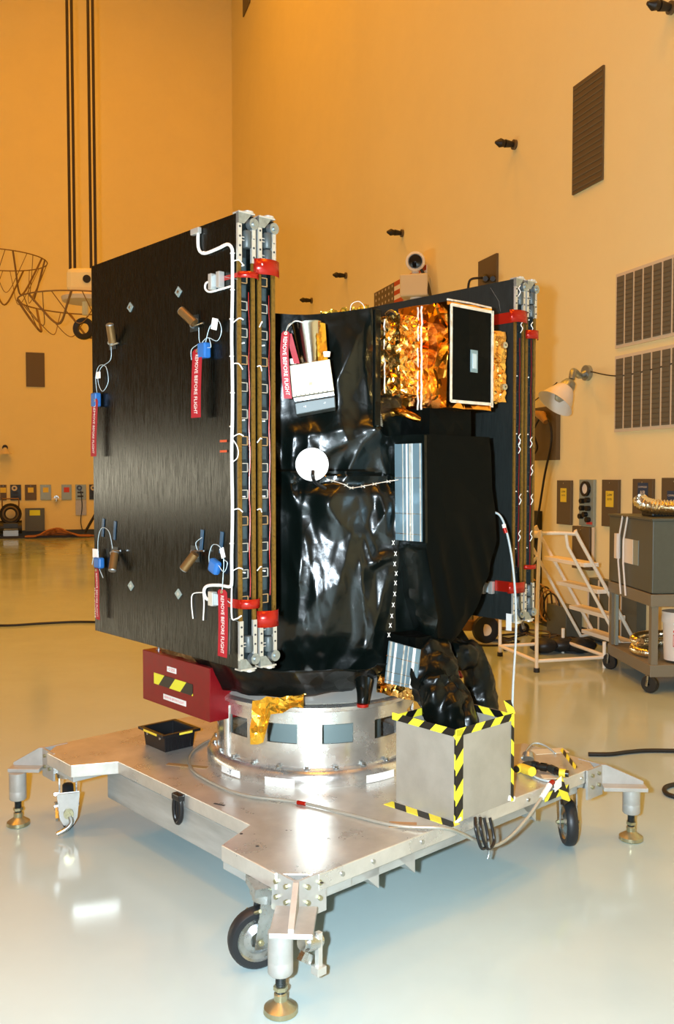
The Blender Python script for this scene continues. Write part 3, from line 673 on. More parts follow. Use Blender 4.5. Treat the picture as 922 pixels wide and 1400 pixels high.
# corners
def corner(cxy, dirv, side, foot):
    cx, cy = cxy; d = Vector((*dirv, 0)).normalized(); s = Vector((-d.y, d.x, 0)); c = Vector((cx, cy, 0)); fp = Vector((*foot, 0))
    L = (fp - c).dot(d)
    R = Matrix((( s.x, d.x, 0), (s.y, d.y, 0), (0, 0, 1)))
    def P(a, b, z): return c + s * a + d * b + ZV * z
    def bx(a0, a1, b0, b1, z0, z1):
        m = MB(); vs = [P(a, b, z) for a in (a0, a1) for b in (b0, b1) for z in (z0, z1)]
        return m.add(vs, [(0, 1, 3, 2), (4, 6, 7, 5), (0, 4, 5, 1), (2, 3, 7, 6), (0, 2, 6, 4), (1, 5, 7, 3)])
    # two mounting plates folded round the corner
    for sg in (-1, 1):
        u = (s * sg - d).normalized(); nn = (s * sg + d).normalized(); q = c + d * .055
        vs = [q, q + u * .115, q + u * .115 + nn * .010, q + nn * .010]
        pl_ = mk(MB().add([v + ZV * .215 for v in vs] + [v + ZV * (DZ + .002) for v in vs], [(3, 2, 1, 0), (4, 5, 6, 7), (0, 1, 5, 4), (1, 2, 6, 5), (2, 3, 7, 6), (3, 0, 4, 7)]), 'mounting_plate', mAlu, dol)
        for a in (.035, .085):
            for z in (.315, .265): mk(MB().cyl(q + u * a + nn * .010 + ZV * z, q + u * a + nn * .020 + ZV * z, .008, n=6), 'bolt', mBrass, pl_, smooth=30)
    g = MB(); b0, b1 = .055, L + .04; zb, zt = .262, DZ + .004
    vs = [P(-.009, b0, zb), P(-.009, b1, zb), P(-.009, b1, zb + .012), P(-.009, b0 + .02, zt), P(-.009, b0, zt)]
    vs += [v + s * .018 for v in vs]
    mk(g.add(vs, [(0, 1, 2, 3, 4), (9, 8, 7, 6, 5), (0, 5, 6, 1), (1, 6, 7, 2), (2, 7, 8, 3), (3, 8, 9, 4), (4, 9, 5, 0)]), 'gusset', mAlu, dol)
    mk(bx(-.065, .065, b0 - .0, L + .045, .245, .262), 'bracket_plate', mAlu, dol, bev=.002)
    jl = mk(MB().lathe([(.001, .245), (.038, .245), (.038, .165), (.037, .162), (.038, .159), (.038, .125), (.034, .12), (.001, .12)], fp, 32, False), 'jack_leg', mAlu, dol, smooth=40)
    th = MB(); pr = [(.0, .14)]
    prof = [(.001, .14)]
    for k in range(16): prof += [(.0155, .135 - k * .0055), (.0135, .132 - k * .0055)]
    prof += [(.001, .05)]
    mk(th.lathe(prof, fp, 20, False), 'jack_screw', mBay, jl, smooth=40)
    ft = MB().lathe([(.001, .062), (.016, .062), (.02, .058), (.02, .04), (.026, .034), (.05, .018), (.052, .004), (.048, 0), (.001, 0)], fp, 36, False)
    mk(ft, 'foot_pad', mBrass, dol, smooth=30)
    mk(MB().cyl(fp + ZV * .07, fp + ZV * .082, .022, n=6), 'lock_nut', mBrass, dol)
corner((-.945, -.985), (-1, -1), 0, (-1.10, -1.09))
corner((-.94, .78), (-1, 1), 0, (-1.093, .849))
corner((.68, -1.0), (1, -1), 0, (.841, -1.117))
# casters
def caster(px, py, az, lab_m=mRub, lever=True, flip=1):
    a = math.radians(az); n = Vector((math.cos(a), math.sin(a), 0)); f = Vector((-n.y, n.x, 0)) * flip; c = Vector((px, py, .10))
    w = mk(MB().lathe([(.072, -.022), (.090, -.024), (.098, -.016), (.10, 0), (.098, .016), (.090, .024), (.072, .022)], c, 40, True, n), 'caster_wheel', lab_m, dol, smooth=40)
    mk(MB().lathe([(.012, -.02), (.03, -.024), (.05, -.012), (.066, -.014), (.073, -.022), (.073, .022), (.066, .014), (.05, .012), (.03, .024), (.012, .02)], c, 36, True, n), 'wheel_hub', mZinc, w, smooth=30)
    mk(MB().cyl(c - n * .045, c + n * .045, .011, n=6).cyl(c - n * .05, c + n * .05, .007, n=10), 'axle_bolt', mBrass, w, smooth=30)
    fk = MB()
    for sg in (-1, 1):
        q = c + n * (sg * .034)
        vs = [q - f * .02 - ZV * .022, q + f * .02 - ZV * .022, q + f * .055 + ZV * .125, q + f * -.0 + ZV * .125]
        vs += [v + n * (sg * .006) for v in vs]
        fk.add(vs, [(0, 1, 2, 3), (7, 6, 5, 4), (0, 4, 5, 1), (1, 5, 6, 2), (2, 6, 7, 3), (3, 7, 4, 0)])
    top = c + f * .03 + ZV * .125
    fk.cyl(top, top + ZV * .02, .048, n=24)
    k = mk(fk, 'caster_fork', mZinc, dol, smooth=30)
    mk(MB().cyl(top + ZV * .02, top + ZV * .033, .055, n=24), 'swivel_race', mZinc, k, smooth=30)
    mk(MB().add([top + n * i * .06 + f * j * .055 + ZV * z for z in (.033, .06) for i, j in ((-1, -1), (1, -1), (1, 1), (-1, 1))], [(3, 2, 1, 0), (4, 5, 6, 7), (0, 1, 5, 4), (1, 2, 6, 5), (2, 3, 7, 6), (3, 0, 4, 7)]), 'top_plate', mZinc, k)
    if lever:
        q = c + n * .05 * lever
        mk(MB().bar(q + ZV * .0, q - f * .05 - ZV * .045, .028, .012, n).cyl(q - n * .01, q + n * .012, .02, n=14), 'brake_lever', mZinc, k, smooth=40)
        mk(MB().bar(q + f * .02 + ZV * .05, q - f * .045 + ZV * .07, .012, .022, n), 'brake_arm', mZinc, k)
    return k
caster(-1.0, -.845, -112, lever=False)
caster(-.93, .68, -24, flip=1, lever=-1)
cl = caster.__defaults__ and Vector((-.93, .68, .10)); tc = Vector((-.415, -.91, 0)); tp_ = Vector((.91, -.415, 0))
hs_ = MB(); vs = [cl + tc * .108 + tp_ * a + ZV * z for a, z in ((-.045, .085), (.045, .085), (.034, -.02), (.018, -.05), (-.018, -.05), (-.034, -.02))]
hs_.add(vs + [v - tc * .018 for v in vs], [(0, 1, 2, 3, 4, 5), (11, 10, 9, 8, 7, 6)] + [(i, (i + 1) % 6 + 0, (i + 1) % 6 + 6, i + 6) for i in range(6)])
hs = mk(hs_, 'brake_housing', mAlu, dol, bev=.004)
mk(MB().cyl(cl + tc * .106, cl + tc * .125, .022, n=16).cyl(cl + tc * .12, cl + tc * .13, .010, n=10), 'lever_hub', mBrass, hs, smooth=40)
mk(MB().tube(smooth_path([cl + tc * .118, cl + tc * .122 + tp_ * .012 - ZV * .035, cl + tc * .125 - tp_ * .01 - ZV * .062, cl + tc * .13 - tp_ * .05 - ZV * .080], 5), .0105, 10), 'brake_lever', mZinc, hs, smooth=60)
caster(.59, -.96, -42, lever=False)
caster(.6, .7, 30, lever=False)
# swivel lock with hanging pin beside the front foot
A0 = Vector((-.965, -1.05, 0)); nr = Vector((.743, -.669, 0))
q = LY(412, 1290, -1.10); q2 = LY(438, 1285, -1.10)
lk = mk(MB().cyl(q, q2, .020, n=16).cyl(q + (q2 - q) * .2, q + (q2 - q) * .75, .027, n=16), 'swivel_lock', mZinc, dol, smooth=40)
mk(MB().bar(LY(436, 1274, -1.115), LY(436, 1322, -1.115), .018, .016, (1, 0, 0)).bar(LY(436, 1320, -1.115), LY(436, 1331, -1.115), .034, .034, (1, 0, 0)), 'lock_pin', mWhiteM, lk, bev=.001)
mk(MB().bar(LY(412, 1306, -1.09), LY(424, 1312, -1.09), .02, .03), 'lock_pawl', mZinc, lk)
mk(MB().tube([LX(338, 1243, -1.02), LX(347, 1249, -1.02), LX(356, 1246, -1.02)], .006, 8), 'spring_pin', mBrass, dol, smooth=60)
# lifting straps (black loops)
def loop(p, w, h, ax, r=.008, m=mBlack, par=None, name='strap_loop'):
    pts = []
    for k in range(13):
        a = 2 * math.pi * k / 12; pts.append(Vector(p) + Vector(ax) * (w * math.cos(a)) + ZV * (h * math.sin(a)))
    return mk(rod(pts, r, 8, 3), name, m, par, smooth=60)
q = LX(243, 1106, -.835)
tt = loop(q, .026, .055, (0, 1, 0), .010, mBlack, dol, 'handle_loop')
mk(MB().box(q + Vector((-.012, -.03, .035)), q + Vector((.018, .03, .062))), 'handle_clip', mBlack, tt, bev=.006)
mk(loop.__globals__['MB']().cyl(q + Vector((0, 0, -.05)), q + Vector((0, 0, .05)), .008, n=8), 'strap_core', mBlack, tt)
# tape scraps on the deck and bits
def scrap(px, py, w, l, a, m, lab=None):
    p = LZ(px, py, DZ); return mk(MB().box(p + Vector((-w / 2, -l / 2, .0)), p + Vector((w / 2, l / 2, .0012)), Rz(a)), 'tape_scrap', m, dol, label=lab)
scrap(256, 1047, .03, .19, 32, mTanTape, 'tan tape strip')
scrap(551, 1128, .055, .10, 42, mTanTape); scrap(300, 1100, .01, .05, 20, mInk)
p = LZ(745, 1025, DZ); scrap(752, 1027, .07, .16, 60, mCream, 'pale tape patch'); scrap(756, 1062, .05, .09, 50, mCream)
mk(tape(LZ(525, 1100, DZ), LZ(618, 1131, DZ), Vector((.045, 0, 0)), (0, 0, 1)), 'hazard_tape', mHaz, dol)
for hx, hy in ((440, 1207), (352, 1157), (330, 1140)):
    p = LZ(hx, hy, DZ); mk(MB().cyl(p, p + ZV * .001, .006, n=10), 'screw_hole', mInk, dol)
# grey hose taped across the deck and hanging off the right edge
pts = [LZ(x, y, DZ + .008) for x, y in ((316, 1004), (285, 1013), (263, 1028), (259, 1045), (275, 1062), (330, 1086), (410, 1097), (480, 1114), (545, 1129), (605, 1132))]
pts += [LY(x, y, -1.06) for x, y in ((630, 1139), (650, 1149), (672, 1157), (695, 1146), (720, 1120), (740, 1092), (750, 1080))]
o = mk(rod(pts, .0065, 10, 8), 'grey_hose', mGreyC, fr='L', off=LZ(545, 1129, DZ), smooth=60); tagit(o, 'long grey braided hose winding over the deck and off its right edge', 'hose')
mk(MB().tube([LZ(407, 1097, DZ + .008), LZ(418, 1099, DZ + .009)], .008, 10), 'red_band', mRedTape, o, label='red band on hose', smooth=60)
mk(MB().tube([LY(741, 1091, -1.06), LY(752, 1073, -1.055)], [.011, .012], 10), 'white_sleeve', mWhite, o, smooth=60, label='white end sleeve')
mk(MB().tube([LY(752, 1073, -1.055), LY(756, 1069, -1.05)], .011, 10), 'red_band', mRedTape, o, smooth=60)
# hanging zip-tie bundle under the metal box
t = thing('tie_bundle', 'black strap bundle hanging from the deck edge below the metal box', 'strap', 'L', LY(665, 1120, -1.07))
for k, (a, c) in enumerate(((650, 668), (657, 676))):
    pts = [LY(a, 1118, -1.045), LY(a + 1, 1135, -1.07), LY((a + c) / 2, 1160, -1.08), LY(c, 1150, -1.07), LY(c - 6, 1118, -1.045)]
    mk(rod(pts, .006, 8, 5), 'strap', mBlack, t, smooth=60)
mk(rod([LY(668, 1150, -1.08), LY(669, 1165, -1.08), LY(667, 1174, -1.08)], .005, 8), 'tie_end', mGreyM, t, smooth=60)
# rigging at the right of the deck: taped cable with connectors
t = thing('taped_cable', 'black cable bound with hazard tape lying in a loop on the deck', 'cable', 'L', LZ(745, 1050, DZ))
P = [LZ(x, y, DZ + .02) for x, y in ((706, 1052), (716, 1048), (728, 1045), (738, 1048), (752, 1050), (764, 1056), (778, 1058))]
mk(rod(P, .014, 10), 'cable_bundle', mBlack, t, smooth=60)
for k in range(7):
    p = P[0].lerp(P[-1], .15 + k * .12); i = min(int((.15 + k * .12) * 6), 5); p = P[i]; q = P[i + 1]
    mk(MB().cyl(p.lerp(q, .1), p.lerp(q, .7), .0175, n=10), 'tape_wrap', mYel if k % 3 == 0 else mBay, t, smooth=40)
mk(MB().cyl(LZ(722, 1038, DZ + .03), LZ(722, 1030, DZ + .05), .028, .022, 16), 'connector_cap', mGreyM, t, smooth=40)
mk(MB().cyl(LZ(714, 1050, DZ + .02), LZ(728, 1055, DZ + .03), .02, n=12), 'connector', mYel, t, smooth=40)
tp = tape(LZ(766, 1026, DZ + .03), LZ(786, 1052, DZ + .03), Vector((.035, .01, 0)), (0, 0, 1)); mk(tp, 'hazard_tape', mHaz, t)
mk(tape(LY(768, 1060, -1.05), LY(780, 1094, -1.05), Vector((-.045, 0, -.01)), (0, -1, 0), ph=.02), 'hazard_tape', mHaz, t)
mk(tape(LY(745, 1085, -1.045), LY(778, 1072, -1.045), Vector((.0, 0, -.035)), (0, -1, 0)), 'hazard_tape', mHaz, t)
mk(MB().prism([(LY(758, 1070, -1.055).x, LY(758, 1070, -1.055).z), (LY(759, 1083, -1.055).x, LY(759, 1083, -1.055).z), (LY(768, 1075, -1.055).x, LY(768, 1075, -1.055).z), (LY(768, 1061, -1.055).x, LY(768, 1061, -1.055).z)], -1.056, -1.054, 1), 'paper_tag', mPaper, t)
mk(rod([LZ(722, 1052, DZ + .01), LZ(732, 1062, DZ + .006), LZ(745, 1067, DZ + .006), LZ(754, 1068, DZ + .006)], .005), 'clear_tube', mClear, t, smooth=60)
mk(rod([LZ(714, 1036, DZ + .05), LZ(728, 1017, DZ + .01), LZ(745, 1019, DZ + .006), LZ(760, 1030, DZ + .006)], .004), 'clear_tube', mClear, t, smooth=60)

# ------------------------------------------------------------------ adapter ring
RC = Vector((-.075, -.055, 0))
ring = thing('adapter_ring', 'round polished aluminium adapter ring with rectangular windows on the deck', 'ring', 'L', RC + ZV * DZ)
mk(MB().lathe([(.40, DZ), (.49, DZ), (.49, DZ + .035), (.475, DZ + .06), (.455, DZ + .068), (.44, DZ + .07), (.40, DZ + .07)], RC, 128), 'base_flange', mRing, ring, smooth=40)
# wall with window cutouts
n = 192; z_ = [DZ + .068, DZ + .165, DZ + .245, DZ + .30]; b = MB(); Ro, Ri = .447, .437
winc = [(i * 16, i * 16 + 9) for i in range(12)]
def inw(j): 
    return (j % 16) < 9
k0 = len(b.v)
for j in range(n):
    a = 2 * math.pi * j / n + .40
    for r_ in (Ro, Ri):
        for z in z_: b.v.append(RC + Vector((r_ * math.cos(a), r_ * math.sin(a), z)))
def vi(j, s_, k): return (j % n) * 8 + s_ * 4 + k
for j in range(n):
    for k in range(3):
        if k == 1 and inw(j):
            if j % 16 == 0: b.f.append((vi(j, 0, 1), vi(j, 0, 2), vi(j, 1, 2), vi(j, 1, 1)))
            if j % 16 == 8: b.f.append((vi(j + 1, 0, 1), vi(j + 1, 1, 1), vi(j + 1, 1, 2), vi(j + 1, 0, 2)))
            b.f.append((vi(j, 0, 1), vi(j + 1, 0, 1), vi(j + 1, 1, 1), vi(j, 1, 1))); b.f.append((vi(j, 0, 2), vi(j, 1, 2), vi(j + 1, 1, 2), vi(j + 1, 0, 2)))
            continue
        b.f.append((vi(j, 0, k), vi(j + 1, 0, k), vi(j + 1, 0, k + 1), vi(j, 0, k + 1)))
        b.f.append((vi(j, 1, k), vi(j, 1, k + 1), vi(j + 1, 1, k + 1), vi(j + 1, 1, k)))
mk(b, 'ring_wall', mRing, ring, smooth=30)
mk(MB().lathe([(.437, DZ + .296), (.450, DZ + .296), (.470, DZ + .305), (.472, DZ + .32), (.455, DZ + .33), (.42, DZ + .33), (.42, DZ + .318)], RC, 128), 'top_rim', mRing, ring, smooth=40)
mk(MB().lathe([(.45, DZ + .332), (.33, DZ + .40), (.32, DZ + .40), (.32, DZ + .39), (.43, DZ + .325)], RC, 96), 'cone', mCoat, ring, smooth=40)
mk(MB().lathe([(.28, DZ + .01), (.30, DZ + .01), (.30, DZ + .39), (.28, DZ + .39)], RC, 64), 'inner_tube', mDev, ring, smooth=40)
for j in range(24):
    a = 2 * math.pi * j / 24; p = RC + Vector((.458 * math.cos(a), .458 * math.sin(a), DZ + .067))
    mk(MB().cyl(p, p + ZV * .012, .0085, n=8).cyl(p, p + ZV * .003, .014, n=14), 'bolt', mZinc, ring, smooth=40)
def ring_label(pxa, pxb, za, zb, txt=None):
    b = MB(); m = 8
    def ang(px):
        lo, hi = math.radians(-200), math.radians(20); best = None
        for k in range(2000):
            a = lo + (hi - lo) * k / 2000; q = M('L') @ (RC + Vector((.492 * math.cos(a), .492 * math.sin(a), DZ + .02)))
            nn = M('L').to_3x3() @ Vector((math.cos(a), math.sin(a), 0))
            if nn.dot(q) > 0: continue
            x = 461 + FPX * q.x / (q.y)
            if best is None or abs(x - px) < best[0]: best = (abs(x - px), a)
        return best[1]
    a0, a1 = ang(pxa), ang(pxb)
    for k in range(m + 1):
        a = a0 + (a1 - a0) * k / m
        b.v += [RC + Vector((.4915 * math.cos(a), .4915 * math.sin(a), z)) for z in (za, zb)]
    b.f = [(2 * k, 2 * k + 2, 2 * k + 3, 2 * k + 1) for k in range(m)]
    o = mk(b, 'paper_label', mPaper, ring, solid=.0008)
    if txt:
        a = (a0 + a1) / 2; nv = Vector((math.cos(a), math.sin(a), 0)); t2 = text(MB(), txt, .03, RC + nv * .4925 + ZV * ((za + zb) / 2), ZV.cross(nv), ZV, nv)
        mk(t2, 'lettering', mInk, o)
ring_label(301, 326, DZ + .004, DZ + .034, '-Y'); ring_label(361, 402, DZ - .0, DZ + .034); ring_label(502, 540, DZ + .002, DZ + .034)
mk(MB().cyl(RC + Vector((-.44, .06, DZ + .06)), RC + Vector((-.44, .06, DZ + .28)), .02, n=14), 'support_post', mRing, ring, smooth=40)

# ------------------------------------------------------------------ hazard-taped metal box
BX0, BX1, BY0, BY1, BZ0, BZ1 = -.255, .085, -1.045, -.745, DZ, .68
mb = thing('metal_box', 'open grey metal box edged with yellow and black tape on the deck', 'box', 'L', ((BX0 + BX1) / 2, (BY0 + BY1) / 2, DZ))
w = .006
for lo, hi in (((BX0, BY0, BZ0), (BX0 + w, BY1, BZ1)), ((BX1 - w, BY0, BZ0), (BX1, BY1, BZ1 + .0)), ((BX0 + w, BY0, BZ0), (BX1 - w, BY0 + w, BZ1)), ((BX0 + w, BY1 - w, BZ0), (BX1 - w, BY1, BZ1)), ((BX0 + w, BY0 + w, BZ0), (BX1 - w, BY1 - w, BZ0 + w))):
    mk(MB().box(lo, hi), 'side_panel', mBoxAl, mb)
tw = .028
mk(tape((BX0 - .001, BY1 + .02, BZ1 + .003), (BX0 - .001, BY0, BZ1 + .003), (0, 0, -tw), (-1, 0, 0)), 'hazard_tape', mHaz, mb)
mk(tape((BX0, BY0 - .001, BZ1 + .003), (BX1, BY0 - .001, BZ1 + .003), (0, 0, -tw), (0, -1, 0)), 'hazard_tape', mHaz, mb)
mk(tape((BX0 - .0005, BY0 - .001, BZ1), (BX0 - .0005, BY0 - .001, BZ0), (.040, 0, 0), (0, -1, 0)), 'hazard_tape', mHaz, mb)
mk(tape((BX0 - .001, BY0 - .001, BZ1), (BX0 - .001, BY0 - .001, BZ0), (0, .006, 0), (-1, 0, 0), ph=.02), 'hazard_tape', mHaz, mb)
mk(tape((BX1 + .001, BY0 - .002, BZ1), (BX1 + .001, BY0 - .002, BZ0), (-.016, 0, 0), (0, -1, 0)), 'hazard_tape', mHaz, mb)
mk(tape((BX1 + .0015, BY0, BZ1), (BX1 + .0015, BY0, BZ0), (0, .03, 0), (1, 0, 0)), 'hazard_tape', mHaz, mb)
mk(tape((BX1 - w - .001, BY0, BZ1 + .001), (BX1 - w - .001, BY1, BZ1 + .001), (0, 0, -tw), (-1, 0, 0)), 'hazard_tape', mHaz, mb)
mk(tape((BX0, BY1 - w - .001, BZ1 + .001), (BX1, BY1 - w - .001, BZ1 + .001), (0, 0, -tw), (0, -1, 0)), 'hazard_tape', mHaz, mb)
mk(tape((BX1 - .02, BY0 + .01, BZ1), (BX1 - .01, BY0 + .04, BZ1 + .045), (.03, -.01, 0), (0, -1, 0)), 'hazard_tape', mHaz, mb)
mk(MB().box((BX1 - .03, BY0 - .003, BZ0), (BX1 + .012, BY0 - .0005, BZ0 + .02), Ry(20)), 'tape_end', mPaper, mb)
mk(MB().box((BX0 - .005, BY0 - .004, BZ0), (BX0 + .03, BY0 - .0005, BZ0 + .012), Ry(-15)), 'tape_end', mPaper, mb)

# ------------------------------------------------------------------ red protective box under the large array
RXf = -.62
a, b_, c_ = LX(195, 895, RXf), LX(287, 915, RXf), LX(287, 988, RXf)
ry1, ry0, rz1, rz0 = a.y, b_.y, b_.z + .004, c_.z
rr = LY(340, 912, ry0).x
rb = thing('red_cover_box', 'dark red metal cover box with hazard stripes under the large panel', 'box', 'L', ((RXf + rr) / 2, (ry0 + ry1) / 2, rz0))
mk(MB().box((RXf, ry0, rz0), (rr, ry1, rz1)), 'body', mRedB, rb, bev=.003)
tp = tape(LX(210, 923, RXf - .001), LX(264, 938, RXf - .001), Vector((0, 0, -.035)), (-1, 0, 0), .001)
tp.v = []; A1 = LX(211, 921, RXf); A2 = LX(264, 934, RXf); zc = (A1.z + A2.z) / 2
tp = tape((RXf - .0005, A1.y, zc + .0), (RXf - .0005, A2.y, zc), (0, 0, -.05), (-1, 0, 0), us=.62); mk(tp, 'hazard_tape', mHaz, rb)
def on_red(px, py, w, h, txt, sz):
    q = LX(px, py, RXf); o = mk(MB().box((RXf - .002, q.y - w / 2, q.z - h / 2), (RXf, q.y + w / 2, q.z + h / 2)), 'paper_label', mPaper, rb)
    mk(text(MB(), txt, sz, (RXf - .0025, q.y, q.z), (0, -1, 0), ZV, (-1, 0, 0)), 'lettering', mRedInk, o)
on_red(235, 916, .075, .024, '+Z SIDE', .017); on_red(239, 957, .185, .024, 'REMOVE BEFORE FLIGHT', .0145)
mk(MB().cyl((RXf + .05, ry1 - .06, rz1), (RXf + .05, ry1 - .06, rz1 + .02), .006, n=8).cyl((RXf + .05, ry1 - .06, rz1), (RXf + .05, ry1 - .06, rz1 + .004), .014, n=10), 'stud', mZinc, rb, smooth=40)
mk(MB().cyl((rr - .02, ry0, rz1 - .11), (rr - .02, ry0 - .003, rz1 - .11), .004, n=8), 'screw', mZinc, rb)

# ------------------------------------------------------------------ black parts bin
q = LZ(226, 1029, DZ); bt = thing('parts_bin', 'small black plastic parts bin with yellow label strips on the deck', 'bin', 'L', (q.x + .06, q.y + .08, DZ))
bw, bl, bh = .16, .15, .085; ox, oy = q.x, q.y
def frust(x0, y0, x1, y1, z0, z1, fl, th):
    b = MB(); lo = [(x0, y0), (x1, y0), (x1, y1), (x0, y1)]; hi = [(x0 - fl, y0 - fl), (x1 + fl, y0 - fl), (x1 + fl, y1 + fl), (x0 - fl, y1 + fl)]
    li = [(x0 + th, y0 + th), (x1 - th, y0 + th), (x1 - th, y1 - th), (x0 + th, y1 - th)]; hi2 = [(x0 - fl + th, y0 - fl + th), (x1 + fl - th, y0 - fl + th), (x1 + fl - th, y1 + fl - th), (x0 - fl + th, y1 + fl - th)]
    b.add([(*p, z0) for p in lo] + [(*p, z1) for p in hi] + [(*p, z1) for p in hi2] + [(*p, z0 + th) for p in li],
          [(3, 2, 1, 0), (12, 13, 14, 15)] + [(i, (i + 1) % 4, 4 + (i + 1) % 4, 4 + i) for i in range(4)] + [(4 + i, 4 + (i + 1) % 4, 8 + (i + 1) % 4, 8 + i) for i in range(4)] + [(8 + i, 8 + (i + 1) % 4, 12 + (i + 1) % 4, 12 + i) for i in range(4)])
    return b
sx, sy = .15, .175
mk(frust(ox, oy, ox + sx, oy + sy, DZ, DZ + bh, .008, .004), 'tray', mBlack, bt, bev=.002)
rim = MB()
for lo, hi in (((ox - .026, oy - .024, 0), (ox + sx + .026, oy - .006, 0)), ((ox - .026, oy + sy + .006, 0), (ox + sx + .026, oy + sy + .024, 0)), ((ox - .026, oy - .006, 0), (ox - .006, oy + sy + .006, 0)), ((ox + sx + .006, oy - .006, 0), (ox + sx + .026, oy + sy + .006, 0))):
    rim.box((lo[0], lo[1], DZ + bh - .012), (hi[0], hi[1], DZ + bh))
mk(rim, 'rim', mBlack, bt, bev=.002)
for k in range(7): mk(MB().box((ox + .012 + k * .02, oy - .006, DZ + .004), (ox + .018 + k * .02, oy + .001, DZ + bh - .012)), 'rib', mBlack, bt)
mk(MB().box((ox - .028, oy + .03, DZ + bh - .011), (ox - .026, oy + .145, DZ + bh - .001)), 'label_strip', mYel, bt)
mk(MB().box((ox + .06, oy - .0265, DZ + bh - .011), (ox + .13, oy - .0245, DZ + bh - .001)), 'label_strip', mYel, bt)
for k in (.03, .14): mk(MB().cyl((ox - .008, oy + k, DZ + bh - .025), (ox - .012, oy + k, DZ + bh - .025), .006, n=8), 'rivet', mZinc, bt)
# ------------------------------------------------------------------ spacecraft
sc = thing('spacecraft', 'black foil-wrapped spacecraft with two folded solar arrays standing on the ring', 'spacecraft', 'L', (-.02, -.02, .70))
# --- body blanket
def lerp(a, b, t): return a + (b - a) * t
def prof(tab, z):
    if z <= tab[0][0]: return tab[0][1]
    for (a, b), (c, d) in zip(tab, tab[1:]):
        if z <= c: return lerp(b, d, (z - a) / (c - a))
    return tab[-1][1]
SCL = [(.70, .86), (.78, .95), (.86, .985), (.95, 1.03), (1.25, 1.05), (1.5, 1.02), (1.7, .99), (1.9, .985), (2.26, .98)]
V1X = [(.7, -.10), (.95, -.06), (1.45, -.05), (1.62, -.08), (1.85, -.14), (2.3, -.14)]
def poly(z):
    s = prof(SCL, z); x1 = prof(V1X, z)
    P = [(-.58, -.06), (x1, -.50 - .03 * (z < 1.6)), (.36, -.52), (.6, -.25), (.6, .3), (.3, .58), (-.3, .58), (-.58, .3)]
    return [Vector((x * (s if i != 1 else 1), y * s, z)) for i, (x, y) in enumerate(P)]
def px2s(x, y): return ((x - 513) / 343 if y < 600 else (x - 535) / 343), 1.6 - (y - 650) / 343   # metres from the corner seam, height
# large folds: (x0,y0,x1,y1, half width m, height m)
FOLD = [(508, 585, 415, 640, .045, .055), (508, 588, 440, 690, .045, .050), (506, 582, 400, 600, .05, .045), (505, 590, 470, 660, .03, .03), (500, 450, 452, 545, .05, .04), (504, 480, 505, 580, .05, .02),
        (505, 430, 400, 450, .06, .02), (398, 590, 388, 690, .025, .03), (420, 590, 405, 690, .03, .03), (386, 600, 396, 700, .02, .02),
        (530, 680, 500, 735, .03, .03), (515, 672, 520, 735, .02, .02), (540, 672, 535, 740, .02, .02),
        (535, 760, 490, 775, .02, .025), (488, 735, 500, 775, .02, .03), (500, 775, 515, 765, .02, .02), (478, 735, 495, 890, .035, .045), (520, 790, 500, 890, .03, .03), (470, 730, 440, 700, .05, .03),
        (400, 700, 395, 880, .03, .03), (385, 760, 397, 800, .03, .03), (446, 690, 432, 860, .10, .055), (478, 700, 440, 850, .03, .02), (400, 715, 430, 860, .03, .02), (476, 470, 470, 560, .075, .03), (450, 595, 430, 625, .08, .028), (395, 745, 392, 850, .07, .02),
        (500, 900, 470, 945, .04, .03), (390, 880, 450, 940, .03, .02), (450, 890, 450, 945, .015, .012),
        (560, 745, 572, 790, .02, .03), (580, 745, 560, 800, .02, .03), (590, 770, 565, 870, .04, .03)]
FS = []
for x0, y0, x1, y1, w, h in FOLD:
    a, b = px2s(x0, y0), px2s(x1, y1); FS.append((Vector(a), Vector(b), w, h))
def film(s, z):
    p = Vector((s, z)); d = 0.
    for a, b, w, h in FS:
        ab = b - a; t = max(0, min(1, (p - a).dot(ab) / ab.length_squared)); dist = (p - (a + ab * t)).length
        tap = .35 + .65 * math.sin(math.pi * min(max(t, .08), .92))
        if w > .065:
            if dist < w * 1.7: d += h * (.5 + .5 * math.cos(math.pi * dist / (w * 1.7)))
        elif dist < w * 1.6: d += h * .72 * tap * max(0, 1 - dist / (w * 1.6)) ** 1.15
    v = Vector((s * 7, z * 3.2, 3.1)); q = Vector((s * 3.1 + 5, z * 2.1, 7.7))
    d += .018 * (1 - abs(noise.noise(q)) * 3) * .6
    d += .009 * (.5 - abs(noise.noise(v)) * 2)
    u = Vector((s * 16 + z * 5, z * 9, 1.3)); d += .002 * (.5 - abs(noise.noise(u)) * 2)
    return d
segs = [110, 90, 34, 40, 24, 24, 24, 24]; zs = []
z = .79
while z < 2.262: zs.append(z); z += .0095
b = MB(); ncol = sum(segs)
